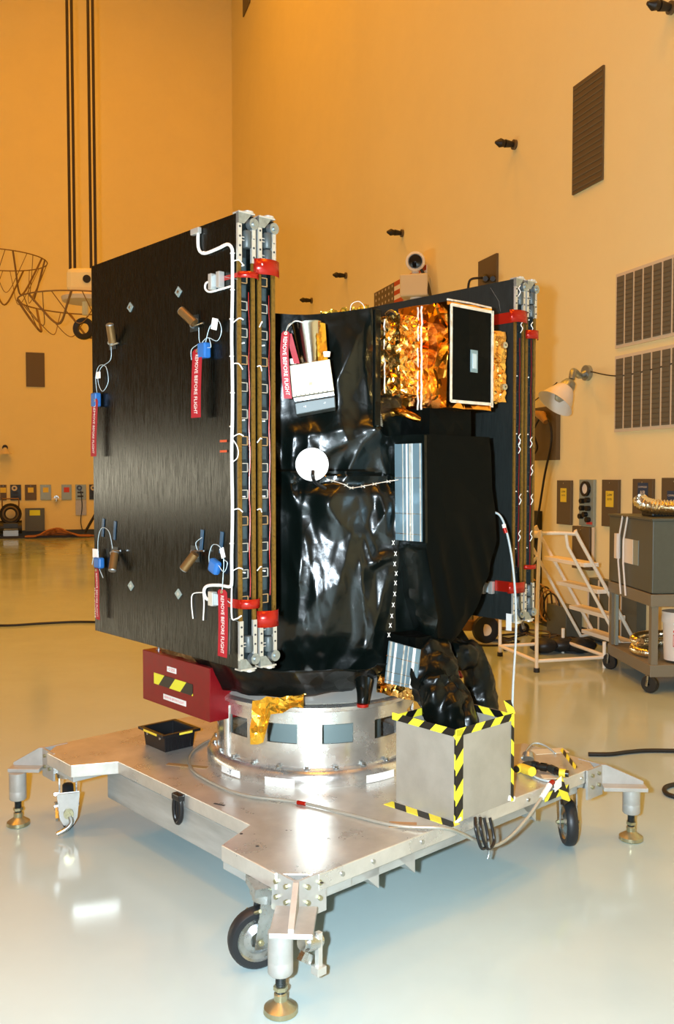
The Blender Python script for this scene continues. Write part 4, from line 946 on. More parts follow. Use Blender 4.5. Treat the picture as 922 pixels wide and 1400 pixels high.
for z in zs:
    P = poly(z); base = 0
    for i, m in enumerate(segs):
        A, B = P[i], P[(i + 1) % 8]; L = (B - A).length; T = (B - A).normalized(); N0 = Vector((T.y, -T.x, 0))
        for k in range(m):
            t = k / m; q = A.lerp(B, t)
            s = -L * (1 - t) if i == 0 else (L * t if i == 1 else 2 + i * 3 + t * L)
            blend = 1.0
            # corner rounding
            e = min(t, 1 - t) * L; nn = N0.copy()
            if e < .05:
                j = (i - 1) % 8 if t < .5 else (i + 1) % 8
                T2 = (P[(j + 1) % 8] - P[j]).normalized(); N2 = Vector((T2.y, -T2.x, 0)); nn = (N0 + N2 * (1 - e / .05) * .98).normalized()
            if i == 0: bulge = .055 * math.sin(math.pi * t) * (1 if z < 1.62 else .35) * min(1, (z - .7) / .3 + .4)
            elif i == 1: bulge = .02 * math.sin(math.pi * t)
            else: bulge = .02 * math.sin(math.pi * t)
            if i == 0 and z > 2.08: q = q + ZV * ((z - 2.08) / .18 * .045 * abs((t - .55) / .55) ** 1.6)
            b.v.append(q + nn * (film(s, z) + bulge - (.03 * max(0, 1 - abs(z - 1.57) / .05) if i == 0 else 0)))
for r_ in range(len(zs) - 1):
    for c_ in range(ncol):
        a = r_ * ncol + c_; d = r_ * ncol + (c_ + 1) % ncol
        b.f.append((a, d, d + ncol, a + ncol))
b.f.append(tuple(range(ncol - 1, -1, -1)))
k = (len(zs) - 1) * ncol
cen = len(b.v); b.v.append(Vector((0, 0, 2.235)))
for c_ in range(ncol): b.f.append((k + c_, k + (c_ + 1) % ncol, cen))
blanket = mk(b, 'body_blanket', mFilm, sc, smooth=50)
# vertical corner seam strip with stitched edges
b = MB()
for k in range(60):
    z0 = 1.80 + k * .0076; q = poly(z0)[1]
    b.bar(q + Vector((-.040 + .004 * (k % 2), -.052, 0)), q + Vector((-.008, -.052, .009)), .005, .004)
    b.bar(q + Vector((-.008, -.052, 0)), q + Vector((-.040, -.052, .009)), .004, .004)
mk(MB().box((-.182, -.550, 1.80), (-.148, -.535, 2.268)), 'seam_strip', mFilmS, sc, bev=.003)
mk(b, 'seam_lacing', mGreyM, sc, kind='stuff')
def cross(mb, p, n, w, h, r=.0014):
    n = Vector(n).normalized(); u = ZV.cross(n).normalized()
    mb.tube([p - u * w - ZV * h, p + u * w + ZV * h], r, 5); mb.tube([p + u * w - ZV * h, p - u * w + ZV * h], r, 5)
nrmA = Vector((-.45, -.9, 0)).normalized()
for x, y in ((538, 742), (541, 757), (540, 771), (542, 784), (541, 797), (540, 812), (538, 827), (536, 842), (534, 855), (532, 868)):
    p = LY(x, y, -.60); m_ = MB(); cross(m_, p, nrmA, .005, .009); mk(m_, 'lacing_stitch', mWhite, sc)
# horizontal seam
b = MB(); pts = [(447, 655), (470, 662), (480, 667), (500, 664), (520, 660), (545, 656)]
P = smooth_path([LY(x, y, -.585 + (545 - x) * .0018 * 0 + .0) for x, y in pts], 5)
P = []
for x, y in pts:
    f = (545 - x) / 343; P.append(hit('W', 1, 3.60 - .0 * f, x, y))
PW = [MI['L'] @ q for q in smooth_path(P, 5)]
mk(MB().tube(PW, .0018, 6), 'seam_cord', mTapeE, sc, smooth=60)
for k_ in range(2, len(PW) - 2, 4):
    m_ = MB(); cross(m_, PW[k_] + Vector((0, -.003, 0)), nrmA, .008, .005, .0012); mk(m_, 'seam_stitch', mTapeE, sc)
# yellow foil on the top edge, cord loop
yf = MB(); T0, T1 = LY(440, 432, -.30), LY(505, 420, -.42)
for k in range(20):
    q = T0.lerp(T1, k / 19); yf.v += [q + Vector((0, 0, -.03)), q + Vector((random.uniform(-.02, .02), random.uniform(-.02, .02), .006 + random.uniform(0, .012))), q + Vector((.05, .08, -.01))]
yf.f = [f for k in range(19) for f in ((3 * k, 3 * k + 3, 3 * k + 4, 3 * k + 1), (3 * k + 1, 3 * k + 4, 3 * k + 5, 3 * k + 2))]
mk(yf, 'foil_edge', mYFoil, sc)
mk(rod([LY(479, 425, -.42), LY(481, 416, -.42), LY(490, 412, -.42), LY(497, 417, -.42), LY(499, 424, -.42)], .0018), 'wire_loop', mWhite, sc, smooth=60)

# --- sensor on the left face: cream plate, polished cone, dark lower box
SD = 3.42
def AW(x, y, dep=SD): return MI['L'] @ hit('W', 1, dep, x, y)
UX = MI['L'].to_3x3() @ Vector((1, 0, 0)); UN = MI['L'].to_3x3() @ Vector((0, -1, 0))  # across and towards the camera
def slab(px, dep0, dep1):
    a = [AW(x, y, dep0) for x, y in px]; c = [q - UN * (dep1 - dep0) for q in a]; n_ = len(px)
    return MB().add(a + c, [tuple(reversed(range(n_))), tuple(range(n_, 2 * n_))] + [(i, (i + 1) % n_, n_ + (i + 1) % n_, n_ + i) for i in range(n_)])
sen = mk(slab([(396, 500), (400, 543), (457, 534), (451, 491)], SD, SD + .10), 'star_tracker', mCream, sc, bev=.002)
mk(MB().box((0, 0, 0), (0, 0, 0)) if False else slab([(423, 523), (423, 527), (427, 526), (427, 522)], SD - .002, SD), 'port', mTanTape, sen)
mk(slab([(401, 544), (403, 550), (458, 541), (457, 535)], SD - .01, SD + .14), 'lower_box', mGreyM, sen, bev=.002)
mk(slab([(403, 551), (405, 567), (459, 557), (458, 542)], SD - .02, SD + .14), 'lower_cover', mDrum, sen, bev=.003)
b = MB()
for k in range(8): b.add(slab([(405 + 6 * k, 540 - k * .9), (405 + 6 * k, 541.5 - k * .9), (406.5 + 6 * k, 541.5 - k * .9), (406.5 + 6 * k, 540 - k * .9)], SD - .002, SD).v, [(3, 2, 1, 0), (0, 1, 5, 4), (1, 2, 6, 5)])
mk(b, 'rivets', mInk, sen, kind='stuff')
mk(text(text(MB(), '+X', .010, AW(417, 556, SD - .021), UX, ZV, UN), '-Y', .010, AW(444, 551, SD - .021), UX, ZV, UN), 'lettering', mWhite, sen)
c0, c1 = AW(425, 497, SD + .06), AW(419, 442, SD + .06); cd = (c1 - c0)
cone = mk(MB().lathe([(.040, 0), (.044, .02), (.056, cd.length - .008), (.060, cd.length), (.056, cd.length), (.050, cd.length - .01), (.038, .01)], c0, 40, True, cd), 'baffle_cone', mSteel, sen, smooth=30)
gs = MB()
for k in range(12):
    a_ = k / 11
    for j in range(5):
        gs.v.append(c0.lerp(c1, a_) + UX * (.030 + .009 * j + a_ * .006) + UN * (.040 - .011 * j + random.uniform(-.003, .003)))
gs.f = [(5 * k + j, 5 * k + j + 1, 5 * k + j + 6, 5 * k + j + 5) for k in range(11) for j in range(4)]
mk(gs, 'gold_wrap', mYFoil, sen, solid=.001, label='gold foil strip')
for x, y in ((401, 493), (447, 483)): mk(MB().tube([AW(x, y + 5, SD + .03), AW(x, y - 2, SD + .03)], [.012, .015], 12), 'post', mWhite, sen, smooth=40)
mk(rod([AW(414, 441), AW(404, 439), AW(395, 446), AW(391, 454)], .0022), 'lanyard', mWhite, sen, smooth=60)
# --- white disc antenna
dc = AW(427, 635, 3.45)
disc = mk(MB().lathe([(.001, .0), (.062, .0), (.063, .004), (.063, .014), (.001, .016)], dc, 40, False, UN), 'antenna_disc', mWhite, sc, smooth=30)
mk(rod([AW(428, 644, 3.42), AW(428, 652, 3.41), AW(432, 660, 3.45), AW(445, 668, 3.5)], .007), 'disc_arm', mBlack, disc, smooth=60)
for x, y in ((420, 644), (434, 646), (445, 651)): mk(MB().ball(AW(x, y, 3.43), .003, 6), 'screw', mGold, disc)

# --- gold foil instrument on the right-hand face
def foilbox(lo, hi, amp, name, m, par, res=.022, seed=1, smooth=False):
    rnd = random.Random(seed); lo, hi = Vector(lo), Vector(hi); b = MB(); idx = {}
    n_ = [max(2, round((hi[i] - lo[i]) / res)) for i in range(3)]
    def vid(i, j, k):
        key = (i, j, k)
        if key not in idx:
            p = Vector((lo.x + (hi.x - lo.x) * i / n_[0], lo.y + (hi.y - lo.y) * j / n_[1], lo.z + (hi.z - lo.z) * k / n_[2]))
            edge = (i in (0, n_[0])) + (j in (0, n_[1])) + (k in (0, n_[2]))
            am = amp * (1 if edge == 1 else .35); p += Vector([rnd.uniform(-am, am) for _ in range(3)]); idx[key] = len(b.v); b.v.append(p)
        return idx[key]
    def q(a, c, d, e):
        if rnd.random() < .5: b.f.extend([(a, c, d), (a, d, e)])
        else: b.f.extend([(a, c, e), (c, d, e)])
    for i in range(n_[0]):
        for j in range(n_[1]): q(vid(i, j, 0), vid(i, j + 1, 0), vid(i + 1, j + 1, 0), vid(i + 1, j, 0)); q(vid(i, j, n_[2]), vid(i + 1, j, n_[2]), vid(i + 1, j + 1, n_[2]), vid(i, j + 1, n_[2]))
    for i in range(n_[0]):
        for k in range(n_[2]): q(vid(i, 0, k), vid(i + 1, 0, k), vid(i + 1, 0, k + 1), vid(i, 0, k + 1)); q(vid(i, n_[1], k), vid(i, n_[1], k + 1), vid(i + 1, n_[1], k + 1), vid(i + 1, n_[1], k))
    for j in range(n_[1]):
        for k in range(n_[2]): q(vid(0, j, k), vid(0, j, k + 1), vid(0, j + 1, k + 1), vid(0, j + 1, k)); q(vid(n_[0], j, k), vid(n_[0], j + 1, k), vid(n_[0], j + 1, k + 1), vid(n_[0], j, k + 1))
    return mk(b, name, m, par)
gold = foilbox((0, -.772, 1.872), (.275, -.50, 2.292), .011, 'gold_instrument', mGold, sc, .055, 3)
foilbox((-.11, -.62, 1.93), (.575, -.40, 2.245), .010, 'rear_housing', mGoldL, gold, .02, 5)
# black radiator face and its pale edge tapes
fx0, fx1, fz0, fz1, fy = .008, .268, 1.893, 2.277, -.785
mk(MB().box((fx0, fy, fz0), (fx1, fy + .012, fz1)), 'radiator_face', mBlack if False else mPanel2, gold).data.materials[0] = mFilmD
def edge(p, q, wv, nv): return mk(tape(p, q, wv, nv, .003), 'edge_tape', mTapeE, gold)
edge((fx0, fy, fz1 - .008), (fx1, fy, fz1 - .008), (0, 0, .012), (0, -1, 0)); edge((fx0, fy, fz0 - .004), (fx1, fy, fz0 - .004), (0, 0, .012), (0, -1, 0))
edge((fx0 - .006, fy, fz0), (fx0 - .006, fy, fz1), (.012, 0, 0), (0, -1, 0)); edge((fx1 - .008, fy, fz0 - .01), (fx1 - .008, fy, fz1 + .004), (.014, 0, 0), (0, -1, 0))
q = LY(648, 494, fy); win = mk(MB().box((q.x - .022, fy - .003, q.z - .045), (q.x + .022, fy, q.z + .045)), 'window', mSilver, gold)
mk(MB().box((q.x - .012, fy - .005, q.z - .03), (q.x + .012, fy - .003, q.z + .03)), 'window_pane', mClear, gold)
for yy, zz0, zz1 in ((-.62, 1.868, 2.285), (-.64, 1.868, 2.285)):
    b = MB(); pts = [Vector((-.006 + random.uniform(-.002, .002), yy + random.uniform(-.002, .002), lerp(zz0, zz1, k / 24))) for k in range(25)]
    mk(MB().tube(pts, .004, 6), 'seam_tape', mTapeE, gold, smooth=40)
b = MB(); mk(MB().tube([Vector((-.113, -.535 + random.uniform(-.003, .003), 1.935 + .3 * k / 20)) for k in range(21)], .0035, 6), 'seam_tape', mTapeE, gold, smooth=40)
mk(MB().tube([(0, -.772, 2.296), (.14, -.774, 2.298), (.275, -.772, 2.296)], .004, 6), 'seam_tape', mTapeE, gold, smooth=40)
for zz in (1.995, 2.18):
    p = Vector((.535, -.632, zz)); mk(MB().lathe([(.004, 0), (.014, .002), (.014, .02), (.004, .022)], p, 16, True, (-.2, -1, 0)), 'bolt_collar', mZinc, gold, smooth=40)
mk(rod([LX(528, 430, -.0), LX(534, 425, -.02), LX(541, 428, -.04), LX(546, 436, -.04)], .006), 'hinge_fitting', mZinc, gold, smooth=40)
mk(MB().cyl(LX(543, 430, -.03), LX(547, 441, -.03), .012, n=12), 'fitting', mGreyM, gold, smooth=40)
mk(rod([LX(528, 575, -.02), LX(535, 566, -.03), LX(548, 563, -.04), (.02, -.62, 1.83), (.10, -.62, 1.84)], .018, 12), 'foil_pipe', mGold, sc, smooth=60)
# black neck below the instrument
foilbox((.0, -.68, 1.74), (.26, -.5, 1.875), .004, 'neck_blanket', mFilmD, sc, .05, 8)
# --- draped dark radiator hood
secs = [(1.765, -.055, .36, -.70), (1.70, -.055, .36, -.71), (1.55, -.055, .36, -.715), (1.45, -.055, .385, -.715), (1.32, -.055, .385, -.72), (1.15, -.02, .32, -.72), (1.02, .0, .24, -.72), (.93, .0, .17, -.70), (.88, .03, .12, -.66)]
b = MB(); cols = 40; rows = 64
def sec(z):
    z = max(.88, min(1.765, z))
    for s0, s1 in zip(secs, secs[1:]):
        if s1[0] <= z <= s0[0]:
            t = (s0[0] - z) / (s0[0] - s1[0]); return [lerp(s0[i], s1[i], t) for i in range(1, 4)]
for r_ in range(rows + 1):
    z = 1.765 - (1.765 - .88) * r_ / rows; xa, xb, yf_ = sec(z)
    for c_ in range(cols + 1):
        t = c_ / cols
        if t < .2: p = Vector((xa, lerp(-.48, yf_, t / .2), z))
        elif t > .8: p = Vector((xb, lerp(yf_, -.48, (t - .8) / .2), z))
        else: p = Vector((lerp(xa, xb, (t - .2) / .6), yf_, z))
        low = max(0, (1.5 - z) / .5)
        d = low * (.05 if t < .2 else .022) * (.5 - abs(noise.noise(Vector((p.x * 9 + z * 3, p.y * 6, z * 2.5)))) * 2) + .003 * noise.noise(p * 9)
        if z > 1.3 and t < .2: d = 0
        n_ = Vector((-1, 0, 0)) if t < .2 else (Vector((1, 0, 0)) if t > .8 else Vector((0, -1, 0)))
        b.v.append(p + n_ * d)
b.f = [(r_ * (cols + 1) + c_, (r_ + 1) * (cols + 1) + c_, (r_ + 1) * (cols + 1) + c_ + 1, r_ * (cols + 1) + c_ + 1) for r_ in range(rows) for c_ in range(cols)]
b.f.append(tuple(range(cols, -1, -1))); b.f.append(tuple(rows * (cols + 1) + i for i in range(cols + 1)))
hood = mk(b, 'hood_blanket', mFilmD, sc, smooth=40); hood.data.materials.append(mFilm)
for i_, p_ in enumerate(hood.data.polygons):
    if i_ < rows * cols and i_ % cols < cols * .2: p_.material_index = 1
# silver strip radiators
def striprad(P4, n_, nv, name, lines):
    nv = Vector(nv).normalized() * .006; P4 = [Vector(q) for q in P4]
    o = mk(MB().add(P4 + [q + nv for q in P4], [(3, 2, 1, 0), (4, 5, 6, 7), (0, 1, 5, 4), (1, 2, 6, 5), (2, 3, 7, 6), (3, 0, 4, 7)]), name, mSilver, sc)
    for t, m, w in lines:
        a = P4[0].lerp(P4[1], t) + nv * 1.1; c = P4[3].lerp(P4[2], t) + nv * 1.1; u = (P4[1] - P4[0]).normalized() * w
        mk(MB().add([a, a + u, c + u, c, *[x + nv * .2 for x in (a, a + u, c + u, c)]], [(3, 2, 1, 0), (4, 5, 6, 7), (0, 1, 5, 4), (1, 2, 6, 5), (2, 3, 7, 6), (3, 0, 4, 7)]), 'tape_line', m, o)
    for t in (.35, .72, .93):
        a = P4[0].lerp(P4[3], t) + nv * 1.2; c = P4[1].lerp(P4[2], t) + nv * 1.2
        mk(MB().tube([a, c], .0011, 5), 'cross_line', mGoldL, o, smooth=60)
striprad([(-.066, -.553, 1.728), (-.066, -.70, 1.728), (-.066, -.705, 1.335), (-.066, -.56, 1.335)], 5, (-1, 0, 0), 'silver_radiator', [(.30, mTapeE, .004), (.44, mWhite, .008), (.56, mTapeE, .010), (.66, mWhite, .004), (.95, mTapeE, .006)])
mk(MB().bar((-.062, -.708, 1.76), (-.062, -.716, 1.33), .014, .014), 'radiator_edge', mFilmS, sc)
P4 = [LX(533, 876, -.12), LX(576, 888, -.12), LX(570, 942, -.12), LX(527, 933, -.12)]
striprad(P4, 5, (-1, -.1, .05), 'silver_radiator', [(.06, mTapeE, .012), (.22, mWhite, .012), (.50, mTapeE, .008), (.64, mTapeE, .005), (.80, mWhite, .014)])
foilbox((-.12, -.70, .70), (.05, -.50, .77), .010, 'bottom_foil', mGoldL, sc, .02, 11)
foilbox((-.10, -.70, .77), (.05, -.48, .95), .006, 'lower_bracket', mFilmD, sc, .04, 12)
# crumpled gold foil over the ring's left rim
b = MB(); rnd = random.Random(4); G = []
for i in range(9):
    for j in range(6):
        top = LZ(345 + 9 * i, 957 - 1.2 * i, .735); t = j / 5
        q = top + Vector((-.07, -.07, 0)) * t * .7 - ZV * (t * (.16 if i < 3 else .05) * (1 - i * .03)) + Vector([rnd.uniform(-.008, .008) for _ in range(3)])
        b.v.append(q)
for i in range(8):
    for j in range(5):
        a = i * 6 + j; b.f += [(a, a + 1, a + 7), (a, a + 7, a + 6)]
mk(b, 'loose_foil', mYFoil, sc, solid=.001, label='gold foil flap')
mk(MB().tube([AW(497, 930, 3.62), AW(497, 948, 3.58), AW(496, 962, 3.57)], [.035, .026, .022], 16), 'covered_nozzle', mFilmS, sc, smooth=60)
mk(MB().cyl(AW(496, 962, 3.57), AW(496, 966, 3.57), .024, n=16), 'nozzle_cap', mRedTape, sc, label='red cap', smooth=40)
# gathered black film skirt under the body
b = MB(); rows_, cols_ = 10, 90
for r_ in range(rows_ + 1):
    z = .83 - .108 * r_ / rows_
    for c_ in range(cols_):
        a = 2 * math.pi * c_ / cols_; rr_ = .60 - (.21 - .13 * max(0, -math.cos(a))) * r_ / rows_ + .014 * noise.noise(Vector((math.cos(a) * 6, math.sin(a) * 6, z * 12))) * 3 * (1 - .5 * r_ / rows_)
        if math.sin(a) < -.3 and math.cos(a) > -.3: rr_ *= .93
        b.v.append(Vector((-.03 + rr_ * math.cos(a), -.02 + rr_ * math.sin(a), z - .03 * max(0, -math.cos(a)) * r_ / rows_ + .012 * noise.noise(Vector((a * 5, 1, 2))))))
b.f = [(r_ * cols_ + c_, (r_ + 1) * cols_ + c_, (r_ + 1) * cols_ + (c_ + 1) % cols_, r_ * cols_ + (c_ + 1) % cols_) for r_ in range(rows_) for c_ in range(cols_)]
mk(b, 'bottom_skirt', mFilmS, sc, smooth=50, solid=.002)

# --- wrapped harness bundles running down into the metal box
def bag(pts, radii, name, par, seed, sq=1.):
    P = smooth_path(pts, 10); R_ = []
    for i in range(len(P)):
        t = i / (len(P) - 1) * (len(radii) - 1); k = min(int(t), len(radii) - 2); R_.append(lerp(radii[k], radii[k + 1], t - k))
    b = MB().tube(P, R_, 44); off = Vector((seed, 0, 0))
    cents = [P[i // 44] for i in range(len(P) * 44)]
    for i, v in enumerate(b.v):
        c = cents[min(i, len(cents) - 1)]; d = (v - c); l = d.length
        f = 1 + .38 * (.3 - abs(noise.noise(Vector((v.x * 14, v.y * 14, v.z * 5)) + off)) * 1.5) + .12 * noise.noise(v * 30 + off)
        b.v[i] = c + d * min(1.2, max(.74, f))
    return mk(b, name, mFilmS, par, smooth=35)
bag([LY(592, 882, -.66), LY(592, 915, -.72), LY(598, 945, -.78), LY(612, 970, -.84), LY(626, 1000, -.88)], [.07, .10, .095, .085, .05], 'harness_sleeve', sc, 1)
bag([LY(612, 925, -.80), LY(628, 955, -.84), LY(634, 985, -.88), LY(634, 1005, -.89)], [.035, .05, .065, .05], 'harness_sleeve', sc, 5)
mk(MB().cyl(LY(616, 918, -.78), LY(621, 928, -.80), .030, n=16), 'red_band', mRedTape, sc, label='red tape band', smooth=40)
bag([LY(600, 900, -.55), LY(625, 895, -.60), LY(645, 900, -.62), LY(655, 930, -.62), LY(655, 965, -.62), LY(652, 985, -.62)], [.06, .07, .06, .062, .085, .06], 'rear_sleeve', sc, 9)
mk(MB().bar(LY(622, 862, -.40), LY(662, 925, -.40), .05, .05), 'strut', mFilmD, sc, bev=.004)
mk(MB().bar(LY(612, 855, -.42), LY(632, 925, -.42), .02, .03), 'strut', mRedB, sc, label='dark red strut')
# clear hose arcing from the hood down to the box
hs = mk(rod([(.37, -.60, 1.44), LY(675, 700, -.70), LY(688, 712, -.75), LY(698, 750, -.80), LY(704, 800, -.86), LY(706, 860, -.92), LY(702, 935, -1.0), LY(701, 972, -1.03)], .0048, 8, 6), 'clear_hose', mClear, fr='L', off=LY(702, 935, -1.0), smooth=60)
tagit(hs, 'thin clear hose arcing from the black hood down to the metal box', 'hose')
mk(MB().cyl(LY(690, 722, -.765), LY(692, 729, -.772), .0085, n=10), 'red_band', mRedTape, hs, label='red band on hose', smooth=40)
mk(MB().cyl(LY(689, 717, -.76), LY(690, 722, -.765), .0085, n=10), 'white_band', mWhite, hs, smooth=40)

# ------------------------------------------------------------------ solar arrays (parts of the spacecraft)
def array(X0, Y0, Y1, flip):
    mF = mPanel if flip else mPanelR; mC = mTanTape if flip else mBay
    Z0, Z1 = .915, 2.51; root = None
    th = .013; xs_ = [X0, X0 + .060, X0 + .088, X0 + .150]
    for i, x in enumerate(xs_):
        p = mk(MB().box((x, Y0 + .006, Z0), (x + th, Y1, Z1)), 'solar_array' if i == 0 else 'array_panel', mF, sc if i == 0 else root, bev=.001)
        if i == 0: root = p
        mk(MB().box((x - .001, Y0, Z0 + .17), (x + th + .001, Y0 + .007, Z1 - .165)), 'edge_strip', mKap, root)
        for z0_, z1_ in ((Z0 + .03, Z0 + .17), (Z1 - .165, Z1 - .035)):
            e = mk(MB().box((x - .002, Y0 - .004, z0_), (x + th + .002, Y0 + .006, z1_)), 'edge_fitting', mWhiteM, root)
            b = MB()
            for k in range(4): b.cyl((x + th / 2, Y0 - .004, z0_ + .02 + .033 * k), (x + th / 2, Y0 - .006, z0_ + .02 + .033 * k), .004, n=6)
            mk(b, 'edge_fitting', mInk, root)
    for bi, (xa, xb) in enumerate(((xs_[0] + th, xs_[1]), (xs_[2] + th, xs_[3]))):
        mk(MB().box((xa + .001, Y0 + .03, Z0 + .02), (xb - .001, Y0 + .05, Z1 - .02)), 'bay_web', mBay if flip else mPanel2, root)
        mk(MB().box((xa + .003, Y0 + .018, Z0 + .2), (xa + .011, Y0 + .03, Z1 - .2)), 'bay_rail', mPanel2, root)
        nseg = 13
        for k in range(nseg):
            z = Z0 + .24 + k * (Z1 - Z0 - .46) / (nseg - 1); xm = (xa + xb) / 2
            c = mk(MB().box((xm - .013, Y0 + .012, z - .016), (xm + .013, Y0 + .016, z - .0135)).box((xm - .013, Y0 + .012, z + .0135), (xm + .013, Y0 + .016, z + .016)).box((xm + .0105, Y0 + .012, z - .016), (xm + .013, Y0 + .016, z + .016)), 'hold_clip', (mWhiteM if k % 3 else mTanTape) if flip else mBay, root)
            mk(MB().box((xm - .014, Y0 + .022, z + .03), (xm + .014, Y0 + .030, z + .075)), 'cell_tab', mPanel2, root)
        for k in range(5):
            z = Z0 + .34 + k * .27; mk(MB().cyl(((xa + xb) / 2 - .006, Y0 + .006, z), ((xa + xb) / 2 - .006, Y0 + .02, z), .003, n=6), 'screw', mWhite, root)
        # red wire down the side of the bay
        pts = [Vector((xb - .004 + .002 * math.sin(k * 1.7), Y0 + .012, Z0 + .25 + k * .06)) for k in range(19)]
        mk(MB().tube(smooth_path(pts, 2), .0016, 5), 'bay_wire', mRedTape, root, smooth=60)
        # end hinges, top and bottom
        for sgn, zE in ((1, Z1), (-1, Z0)):
            drums = ((.075, .055), (.135, .055)) if bi == 1 else ((.085, .06),)
            for dz, hh in drums:
                zc = zE - sgn * dz; mk(MB().lathe([(.001, -hh / 2), (.013, -hh / 2), (.016, -hh / 2 + .004), (.016, hh / 2 - .004), (.013, hh / 2), (.001, hh / 2)], ((xa + xb) / 2 + .006, Y0 + .004, zc), 20, False), 'damper', mDrum, root, smooth=40)
                mk(MB().cyl((xa, Y0, zc + .005), ((xa + xb) / 2, Y0, zc + .005), .0022, n=6).cyl((xa, Y0, zc - .006), ((xa + xb) / 2, Y0, zc - .006), .0022, n=6), 'damper_pin', mWhiteM, root, smooth=40)
            z2 = zE
            mk(MB().prism([(xa - th, z2 - sgn * .035), (xa - th, z2 + sgn * .004), (xa + .040, z2 + sgn * .004), (xa + .038, z2 - sgn * .004), (xa + .012, z2 - sgn * .034)], Y0 - .006, Y0 + .010, 1), 'hinge_bracket', mGreyM, root)
            mk(MB().cyl((xb + .003, Y0 - .012, z2 - sgn * .030), (xb + .003, Y0 + .012, z2 - sgn * .030), .020, n=20).cyl((xb + .003, Y0 - .018, z2 - sgn * .030), (xb + .003, Y0 - .012, z2 - sgn * .030), .008, n=12), 'hinge_pivot', mGreyM, root, smooth=40)
            mk(MB().bar((xb + .003, Y0, z2 - sgn * .045), (xb + .004, Y0, z2 - sgn * .08), .014, .012), 'hinge_arm', mWhiteM, root)
            mk(MB().box((xa - th, Y0 - .008, z2 + sgn * .004 - .003), (xb + .010, Y0 + .03, z2 + sgn * .004 + .003)), 'hinge_plate', mWhiteM, root, bev=.001)
            mk(MB().cyl((xb - .008, Y0 + .012, z2 + sgn * .007), (xb - .008, Y0 + .012, z2 + sgn * .014), .021, n=24).cyl((xb - .008, Y0 + .012, z2 + sgn * .014), (xb - .008, Y0 + .012, z2 + sgn * .018), .010, n=16), 'hinge_knob', mWhiteM, root, smooth=40)
    return root, xs_, th
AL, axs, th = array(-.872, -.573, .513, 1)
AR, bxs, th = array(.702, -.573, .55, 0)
def strap(par, x0, x1, z, h, Y, lead=None, m=mRedTape):
    b = MB(); n_ = 16
    for k in range(n_ + 1):
        t = k / n_; x = lerp(x0, x1, t); y = Y - .030 * math.sin(math.pi * t) ** .7; b.v += [Vector((x, y, z - h / 2)), Vector((x, y, z + h / 2))]
    b.f = [(2 * k, 2 * k + 2, 2 * k + 3, 2 * k + 1) for k in range(n_)]
    return mk(b, 'red_strap', m, par, smooth=60, solid=.001, label='red film strap')
strap(AL, -.872, axs[2] + .0, 2.297, .022, -.575); strap(AL, axs[1] + .006, axs[3] + .03, 2.335, .055, -.575)
strap(AL, -.872, axs[2] + .0, 1.146, .033, -.575); strap(AL, axs[1] + .016, axs[3] + .022, 1.085, .060, -.575)
def flatstrap(par, P, Q, h): mk(MB().box((min(P.x, Q.x) - .0012, min(P.y, Q.y), P.z - h / 2), (max(P.x, Q.x), max(P.y, Q.y), P.z + h / 2)), 'strap_tail', mRedTape, par)
mk(MB().box((-.8745, -.575, 2.288), (-.8725, -.47, 2.304)), 'strap_tail', mRedTape, AL); mk(MB().box((-.8745, -.575, 1.130), (-.8725, -.50, 1.162)), 'strap_tail', mRedTape, AL)
strap(AR, .66, bxs[2], 2.335, .055, -.575); strap(AR, bxs[1] + .02, bxs[3] + .022, 2.262, .04, -.575)
strap(AR, .66, bxs[2], 1.075, .050, -.575); strap(AR, bxs[1] + .02, bxs[3] + .018, 1.165, .02, -.575)
mk(MB().box((.700, -.575, 2.31), (.7018, -.42, 2.36)), 'strap_tail', mRedTape, AR); mk(MB().box((.700, -.575, 1.05), (.7018, -.47, 1.10)), 'strap_tail', mRedTape, AR)
# white wires hooking over edges
XF = -.874
def FP(x, y, off=.0): return LX(x, y, XF - off)
def wire(par, pts, r, m=mWhite, name='white_cable', k=6): return mk(rod(pts, r, 8, k), name, m, par, smooth=60)
main = [FP(271, 320, .006), FP(271, 335, .006), FP(274, 344, .006), FP(282, 346, .006), FP(300, 339, .006), FP(311, 334, .006), FP(317, 339, .006), FP(318, 352, .006), FP(318, 400, .006), FP(317, 460, .006), FP(318, 520, .006), FP(318, 570, .006), FP(317, 620, .006), FP(318, 700, .006), FP(317, 760, .006), FP(317, 795, .006), FP(314, 802, .006), FP(300, 800, .006), FP(284, 801, .006), FP(279, 808, .006), FP(282, 818, .006), FP(289, 820, .006)]
cab = wire(AL, main, .0062)
for x, y in ((279, 345), (305, 336), (318, 346), (318, 396), (317, 436), (317, 487), (318, 537), (317, 583), (317, 743), (287, 800)): mk(MB().ball(FP(x, y, .006), .0095, 8, (1, 1, .45)), 'cable_tie', mWhite, cab, smooth=60)
for x, y, w_, h_ in ((270.5, 317, .026, .022),):
    q = FP(x, y); mk(MB().box(q + Vector((-.016, -w_, -h_ / 2)), q + Vector((0, w_, h_ / 2))), 'connector', mWhiteM, cab, bev=.002)
wire(AL, [FP(317, 391, .006), FP(300, 396, .006), FP(287, 399, .006), FP(281, 395, .006), FP(282, 387, .006), FP(290, 384, .008)], .004)
for x, y, yy in ((294, 386, .0), (305, 383, 0)):
    q = FP(x, y); mk(MB().box(q + Vector((-.024, -.010, -.028)), q + Vector((0, .010, .028))), 'connector', mWhiteM, AL, bev=.002)
q = FP(299.5, 385); mk(MB().box(q + Vector((-.018, -.014, -.02)), q + Vector((0, .014, .02))), 'connector_gap', mClear, AL)
for x, y in ((294, 818), ):
    q = FP(x, y); mk(MB().box(q + Vector((-.022, -.014, -.026)), q + Vector((0, .014, .026))), 'connector', mWhiteM, AL, bev=.002)
